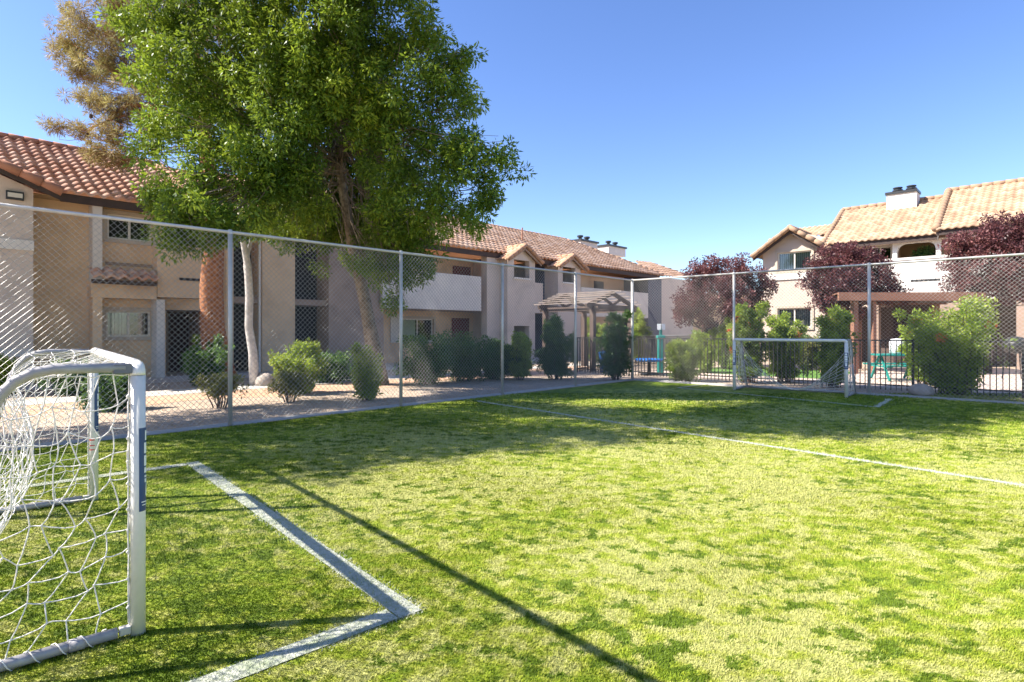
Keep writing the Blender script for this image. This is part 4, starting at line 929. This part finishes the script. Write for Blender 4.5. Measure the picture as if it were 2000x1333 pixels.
ash = [(330, 20, 105, 12.4), (345, 135, 92, 11.8), (318, 250, 55, 11.2), (400, 225, 105, 12.2), (365, 365, 75, 10.9), (345, 432, 55, 10.8), (300, 400, 30, 10.6), (330, 455, 45, 10.5), (400, 475, 42, 10.8), (370, 420, 55, 10.4), (415, 445, 60, 11.0), (470, 90, 140, 12.4), (450, 330, 100, 11.5),
       (540, 230, 125, 11.8), (600, 50, 140, 12.4), (550, 385, 80, 12.4), (480, 425, 55, 11.5), (700, 110, 130, 12.6), (640, 290, 90, 15.2), (720, 300, 95, 15.0), (765, 40, 100, 12.0), (820, 170, 100, 11.8), (870, 140, 62, 11.4),
       (790, 300, 100, 12.6), (870, 265, 72, 11.8), (935, 315, 75, 11.6), (890, 395, 78, 12.2), (810, 400, 88, 12.8), (720, 410, 60, 15.2), (640, 400, 78, 15.8), (740, 370, 85, 15.6), (755, 440, 75, 15.0), (690, 460, 60, 16.0), (560, 440, 50, 14.6), (600, 350, 80, 14.8), (640, 170, 85, 11.8), (700, 200, 80, 12.0), (590, 240, 60, 11.8), (740, 240, 55, 12.4), (560, 110, 70, 11.6), (650, 60, 80, 11.4), (500, 300, 60, 11.4), (590, 330, 40, 12.0), (610, 430, 48, 13.2), (735, 400, 38, 12.8), (560, 360, 60, 12.0), (745, 520, 42, 14.0), (795, 520, 50, 13.6), (700, 520, 26, 14.2), (770, 445, 50, 13.2), (770, 480, 62, 13.6), (600, 410, 60, 14.4), (810, 535, 38, 13.4), (778, 585, 26, 13.4), (720, 520, 42, 15.9), (945, 385, 42, 12.0), (825, 480, 45, 13.4),
       (500, -90, 150, 12.2), (700, -90, 150, 11.8), (350, -90, 100, 12.4), (600, -190, 140, 12.2), (835, 60, 50, 11.6), (560, 150, 120, 14.6), (440, 200, 90, 15.0), (660, 180, 110, 15.5), (275, 285, 40, 11.3), (985, 305, 36, 11.4), (920, 205, 30, 11.5), (900, 110, 28, 11.4), (650, 480, 36, 15.0), (600, 455, 30, 14.2), (530, 440, 40, 13.6)]
ash_top = [Vector(q) for q in ((-3.6, 8.6, 9.4), (-2.4, 9.6, 11.6), (-4.6, 8.0, 10.2), (-4.0, 9.8, 11.6), (-5.2, 9.4, 12.2), (-1.6, 10.4, 10.4), (-3.0, 11.0, 12.6), (-5.6, 11.4, 11.8), (-2.0, 11.4, 11.0), (-4.4, 12.4, 13.2), (-3.4, 9.4, 10.2), (-1.2, 9.6, 9.6), (-4.8, 7.8, 8.4), (-3.2, 7.9, 8.2), (-2.2, 8.8, 8.6), (-6.0, 8.4, 10.6), (-3.8, 8.8, 11.0))]
tb0 = P(738, 752, 15.2); tb0.z = -.05
tp = [tb0, P(733, 700, 15.15), P(722, 640, 15.0), P(712, 585, 14.9), P(692, 500, 14.6), P(680, 430, 14.3), P(668, 360, 14.1), P(660, 290, 13.9), P(640, 190, 13.6), P(620, 80, 13.4), P(610, -60, 13.2)]
tree_from_lobes('ash_tree', tb0, 'tall leafy green shade tree with a leaning pale trunk behind the fence', 'tree', ash, 'ash_leaf', 'bark_grey', tp, [.31, .22, .175, .155, .135, .12, .11, .10, .085, .06, .03], .10, .035, 84, 56, .2, .35, .3, extra=ash_top)
pine = [(180, 60, 62, 17.2), (240, 25, 75, 17.0), (140, 100, 50, 17.3), (215, 130, 62, 17.2), (165, 150, 42, 17.4), (270, 90, 70, 17.5), (190, 205, 50, 17.0), (245, 200, 52, 16.9), (115, 250, 26, 16.9), (155, 262, 28, 16.9), (215, 262, 42, 16.6), (195, 300, 34, 16.4), (235, 305, 34, 16.5), (300, 170, 60, 17.4), (330, 60, 80, 18), (290, 240, 45, 17.1), (215, -40, 80, 17.2), (320, -60, 90, 17.6), (420, 20, 110, 18.5), (400, 160, 90, 18.3)]
pb0 = P(432, 742, 16.6); pb0.z = -.05
pp = [pb0, P(424, 700, 16.6), P(415, 640, 16.6), P(413, 560, 16.6), P(418, 480, 16.6), P(412, 400, 16.7), P(405, 320, 16.9), P(395, 220, 17.1), P(380, 110, 17.3), P(370, -20, 17.4)]
po = tree_from_lobes('pine_tree', pb0, 'pine with thick orange bark trunk and sparse tan olive needles over the roof', 'tree', pine, 'pine_leaf', 'bark_pine', pp, [.47, .36, .33, .31, .28, .25, .22, .18, .14, .08], .16, .016, 105, 50, .15, .0, .05, .7)
bm_ = MB(); limb(bm_, P(405, 225, 17.1), P(250, 205, 16.9), .10, .06, .12, 8, 6); limb(bm_, P(250, 205, 16.9), P(170, 262, 16.8), .06, .03, .2, 6, 5); limb(bm_, P(400, 240, 17.1), P(210, 270, 16.8), .05, .02, .2, 6, 5); bm_.build('branch', M['bark_pine'], po, smooth=True)
for k in range(16):
    q = P(random.uniform(170, 260), random.uniform(205, 290), 16.7); MB().lathe(q, [(0, -.08), (.05, -.04), (.045, .04), (0, .07)], 7).build('cone', M['bark_dark'], po)
# pale slender leaning trunk left of centre
b0 = P(497, 748, 15.0); b0.z = -.02
lt = thing('slender_tree', b0, 'slender tree with smooth white leaning trunk left of the big green tree', 'tree')
mb = MB(); mb.tube([b0, P(494, 690, 15), P(486, 640, 15), P(487, 580, 15), P(484, 520, 14.9), P(474, 465, 14.8), P(466, 400, 14.5)], [.13, .11, .10, .10, .09, .07, .04], 10); t_ = mb.build('trunk', M['bark_white'], lt, smooth=True)
mb = MB(); mb.tube([P(487, 580, 15), P(479, 520, 15), P(490, 470, 15), P(500, 410, 14.7)], [.06, .055, .05, .03], 8); mb.build('limb', M['bark_white'], t_, smooth=True)
leaves('crown', M['ash_leaf'], lt, shell_points([(P(466, 400, 14.5), .8, .8), (P(505, 405, 14.6), .8, .8), (P(570, 475, 14.5), .25, 1), (P(632, 520, 14.8), .25, 1)], 60), 50, .22, .09, .032, .4)
# purple leaf plums
def plum(px, py, Y, crown, label, seedY=0):
    b = Vector(((px-HX)/F0*Y, Y, 0)); z1 = H0+(HY-py)/F0*Y
    lob = [(x, y, r, yy) for x, y, r, yy in crown]
    return tree_from_lobes('plum_tree', b, label, 'tree', lob, 'plum_leaf', 'bark_dark', [b, b+Vector((.05, 0, z1*.5)), b+Vector((0, .05, z1)), b+Vector((.1, 0, z1+.9))], [.11, .09, .08, .04], .085, .045, 48, 105, .16, .0, .25, .85, group='purple leaf plum trees')
plum(1374, 618, 22.5, [(1372, 535, 38, 22.4), (1420, 530, 42, 22), (1462, 548, 40, 22.2), (1410, 580, 52, 21.6), (1350, 590, 36, 22), (1338, 615, 24, 21.8), (1465, 590, 42, 22.6), (1495, 560, 24, 22), (1390, 560, 48, 23.3), (1440, 620, 30, 22.6), (1330, 600, 22, 21.8), (1375, 618, 26, 21.6)], 'purple leaf plum tree with wide round crown between the two apartment buildings')
plum(1668, 640, 21.0, [(1650, 495, 30, 20.6), (1620, 510, 34, 20.6), (1680, 505, 34, 20.4), (1600, 550, 32, 20.8), (1645, 545, 50, 20.2), (1700, 550, 44, 20.4), (1610, 590, 30, 20.8), (1660, 590, 44, 20.2), (1725, 570, 36, 20.2), (1762, 575, 20, 20), (1640, 620, 26, 20.6), (1715, 510, 20, 20.4), (1595, 520, 22, 20.8)], 'purple leaf plum tree rising above the left end of the flat brown pergola')
plum(1930, 640, 19.5, [(1960, 445, 36, 18.6), (1990, 440, 30, 18.4), (1920, 470, 42, 18.8), (1885, 475, 30, 19), (1870, 510, 32, 19.2), (1930, 520, 54, 18.6), (1985, 500, 55, 18.4), (1880, 550, 34, 19), (1940, 560, 36, 18.8), (1990, 560, 40, 18.5), (2040, 480, 60, 18.6), (2050, 560, 50, 18.6), (1860, 480, 18, 19)], 'purple leaf plum tree cut off by the right edge of the picture')
# tree outside the frame on the left whose shade falls on the turf
ob = Vector((-11.5, 6.4, 0)); o = thing('shade_tree', ob, 'broad leafy tree left of the pitch throwing dappled shade on the turf', 'tree')
MB().tube([ob, ob+Vector((.1, 0, 2.5)), ob+Vector((0, .2, 6)), ob+Vector((.1, 0, 9))], [.3, .24, .16, .05], 10).build('trunk', M['bark_grey'], o, smooth=True)
lobs = [(ob+Vector((dx, dy, z)), r, .8) for dx, dy, z, r in ((0, 0, 9.2, 1.7), (1.6, .6, 8.4, 1.3), (-1.6, .8, 8.2, 1.4), (.6, -1.2, 8.6, 1.2), (1.0, 2.0, 8.8, 1.3), (-.8, 2.4, 8.0, 1.3), (2.6, 1.4, 8.0, .9), (.2, 1.0, 7.2, 1.2), (-2.6, 0, 7.6, 1.1), (2.2, 3.0, 9.5, 1.0), (3.4, .4, 8.6, .7), (-.4, 3.8, 8.6, 1.1), (1.6, .2, 10.6, 1.3), (2.0, 1.6, 11.2, 1.2), (.8, 2.6, 11, 1.2), (-1.2, .6, 10.8, 1.3), (2.9, 2.4, 10.2, .8), (1.4, -.6, 9.8, .9))]
leaves('crown', M['ash_leaf'], o, shell_points(lobs, 50, .1), 36, .3, .14, .06, .3)

# ------------------------------------------------------------------ shrubs
SG = 'shrubs planted round the pitch'
shrub(430, 797, 95, 60, 'low open twiggy bush with bare curved stems beside the left fence post', 'olive_leaf', .05, .024, .35, name='bush', loose=.9, stems=12, per=12)
shrub(566, 785, 75, 55, 'small pale thin bush under the yellow topped shrub', 'olive_leaf', .05, .024, .45, name='bush', loose=.8, stems=10, per=14)
shrub(582, 768, 118, 92, 'green shrub with yellow tips left of the leaning tree trunk', 'shrub_leaf', .075, .03, .6, loose=.6, stems=14, group=None)
shrub(400, 752, 105, 92, 'sprawling dark leafed shrub at the foot of the orange pine trunk', 'dark_leaf', .08, .035, .7, loose=.3)
shrub(388, 740, 36, 78, 'slim light green sapling in front of the dark entry', 'shrub_leaf', .08, .03, .6, name='sapling', stems=4, loose=.5)
shrub(716, 782, 62, 105, 'green yellow shrub hugging the base of the leaning tree trunk', 'shrub_leaf', .07, .03, .7, loose=.4)
shrub(225, 800, 115, 70, 'dark thin bush seen between the near goal posts', 'dark_leaf', .06, .028, .5, loose=.5, name='bush')
shrub(150, 770, 120, 62, 'dark green hedge bush seen through the near goal net', 'dark_leaf', .06, .03, 1.1, name='bush')
shrub(12, 770, 50, 68, 'yellow green clipped bush at the left edge behind the goal', 'shrub_leaf', .06, .03, 1.3, name='bush')
shrub(835, 752, 140, 92, 'rounded dark oleander below the long pale balcony', 'dark_leaf', .09, .03, 1.2, Y=15.4)
shrub(908, 745, 135, 88, 'dark oleander in front of the red ground floor door', 'dark_leaf', .09, .03, 1.2, Y=16.3)
shrub(968, 742, 110, 74, 'low dark oleander at the foot of the grey column', 'dark_leaf', .09, .03, 1.1, Y=16.9)
shrub(640, 742, 150, 55, 'low shaded shrub row section between the two trunks', 'dark_leaf', .08, .03, .9, Y=16.0)
shrub(1016, 742, 62, 98, 'bright tipped shrub under the first gabled bay', 'shrub_leaf', .08, .03, .8, loose=.2)
shrub(1086, 741, 92, 132, 'tall dark oleander at the left end of the gabled pergola', 'dark_leaf', .10, .03, 1.1)
shrub(1203, 742, 82, 128, 'tall oleander with scattered pale blossoms beside the cage corner post', 'dark_leaf', .10, .03, 1.2)
shrub(1338, 745, 86, 92, 'round dense shrub with sunlit yellow top left of the far goal', 'shrub_leaf', .075, .035, 1.3)
shrub(1376, 728, 60, 70, 'loose yellow green shrub behind the round dense one', 'shrub_leaf', .08, .035, .8, loose=.3)
shrub(1463, 748, 72, 158, 'tall shrub with orange red blossoms behind the far goal left post', 'shrub_leaf', .09, .032, .6, flowers=9, loose=.5, stems=13)
shrub(1530, 746, 90, 138, 'airy bright green shrub behind the middle of the far goal', 'shrub_leaf', .09, .032, .55, loose=.6, stems=13, flowers=2)
shrub(1580, 722, 74, 66, 'low shrub touched with yellow flowers on the court lawn edge', 'olive_leaf', .07, .034, .8, Y=21)
shrub(1628, 757, 80, 150, 'tall leafy shrub behind the far goal right post', 'shrub_leaf', .09, .032, .7, loose=.5, stems=14)
shrub(1806, 762, 84, 118, 'medium yellow green shrub with orange blossoms left of the largest one', 'shrub_leaf', .08, .032, .7, flowers=5, Y=15.2)
shrub(1868, 772, 180, 172, 'largest bright yellow green shrub at the right behind the cage', 'shrub_leaf', .085, .03, .42, flowers=5, stems=30, loose=.62, per=18, Y=12.9)
shrub(1418, 726, 60, 96, 'sunny shrub below the first purple tree', 'shrub_leaf', .09, .034, .8, Y=21.5)
shrub(1245, 720, 60, 105, 'yellow sunlit shrub behind the cage corner post', 'shrub_leaf', .09, .034, .9, Y=25)
shrub(1165, 716, 60, 90, 'yellow sunlit shrub seen under the gabled pergola', 'shrub_leaf', .09, .034, .9, Y=26)
shrub(1560, 700, 110, 50, 'low hedge in front of the lower window of the cream building', 'dark_leaf', .09, .035, 1.1, Y=26.3)

# fallen leaves on the gravel between the fence and the path
nl = 2600; tt = RNG.uniform(-6, 17, nl); dl = RNG.uniform(5.6, 10.6, nl); keep = np.sin(tt*1.7)+np.sin(dl*2.9+tt)+RNG.normal(size=nl)*.8 > -.2
pl = np.array([[*LF.pt(a_, b_, .004)] for a_, b_ in zip(tt[keep], dl[keep])]); n_ = len(pl); an = RNG.random(n_)*6.28
d_ = np.stack([np.cos(an), np.sin(an), RNG.normal(size=n_)*.12], 1)*.035; e_ = np.stack([-np.sin(an), np.cos(an), RNG.normal(size=n_)*.12], 1)*.013
pl[:, 2] = .008+RNG.random(n_)*.004
tag(np_mesh('leaf_litter', np.stack([pl-d_, pl+e_, pl+d_, pl-e_], 1).reshape(-1, 3), np.arange(n_*4).reshape(-1, 4), M['pine_leaf'], None, (0, 0, 0), tint=np.repeat(RNG.random(n_)*.7, 4)), kind='stuff')

# ------------------------------------------------------------------ light, sky, camera
sun_vec = Vector((1.21, .165, -1.235)).normalized()
sd_ = bpy.data.lights.new('sun', 'SUN'); sd_.energy = 4.8; sd_.angle = math.radians(.42); sd_.color = (1, .945, .86)
so = bpy.data.objects.new('sun', sd_); so.rotation_euler = sun_vec.to_track_quat('-Z', 'Y').to_euler(); C.objects.link(so)
w = bpy.data.worlds.new('World'); S.world = w; w.use_nodes = True; nt = w.node_tree; bg = nt.nodes['Background']
sk = nt.nodes.new('ShaderNodeTexSky'); sk.sky_type = 'NISHITA'; sk.sun_disc = False; sk.sun_elevation = math.asin(-sun_vec.z)
sk.sun_rotation = math.atan2(-sun_vec.x, -sun_vec.y); sk.altitude = 600; sk.air_density = 1.0; sk.dust_density = .6; sk.ozone_density = 2.6
hs = nt.nodes.new('ShaderNodeHueSaturation'); hs.inputs['Saturation'].default_value = 1.15; hs.inputs['Value'].default_value = 1.12; hs.inputs['Hue'].default_value = .512
nt.links.new(sk.outputs[0], hs.inputs['Color']); nt.links.new(hs.outputs[0], bg.inputs[0]); bg.inputs[1].default_value = .095
cd = bpy.data.cameras.new('camera'); co = bpy.data.objects.new('camera', cd); C.objects.link(co); co.location = (0, 0, H0); co.rotation_euler = (PI/2, 0, 0)
cd.sensor_width = 36; cd.lens = 36*F0/2000; cd.shift_y = -(666.5-HY)/2000; cd.clip_start = .05; cd.clip_end = 2000; S.camera = co
S.view_settings.view_transform = 'Standard'; S.view_settings.look = 'None'; S.view_settings.exposure = 1.38; S.view_settings.gamma = 1
S.cycles.max_bounces = 8; S.cycles.transparent_max_bounces = 12; S.cycles.use_denoising = True
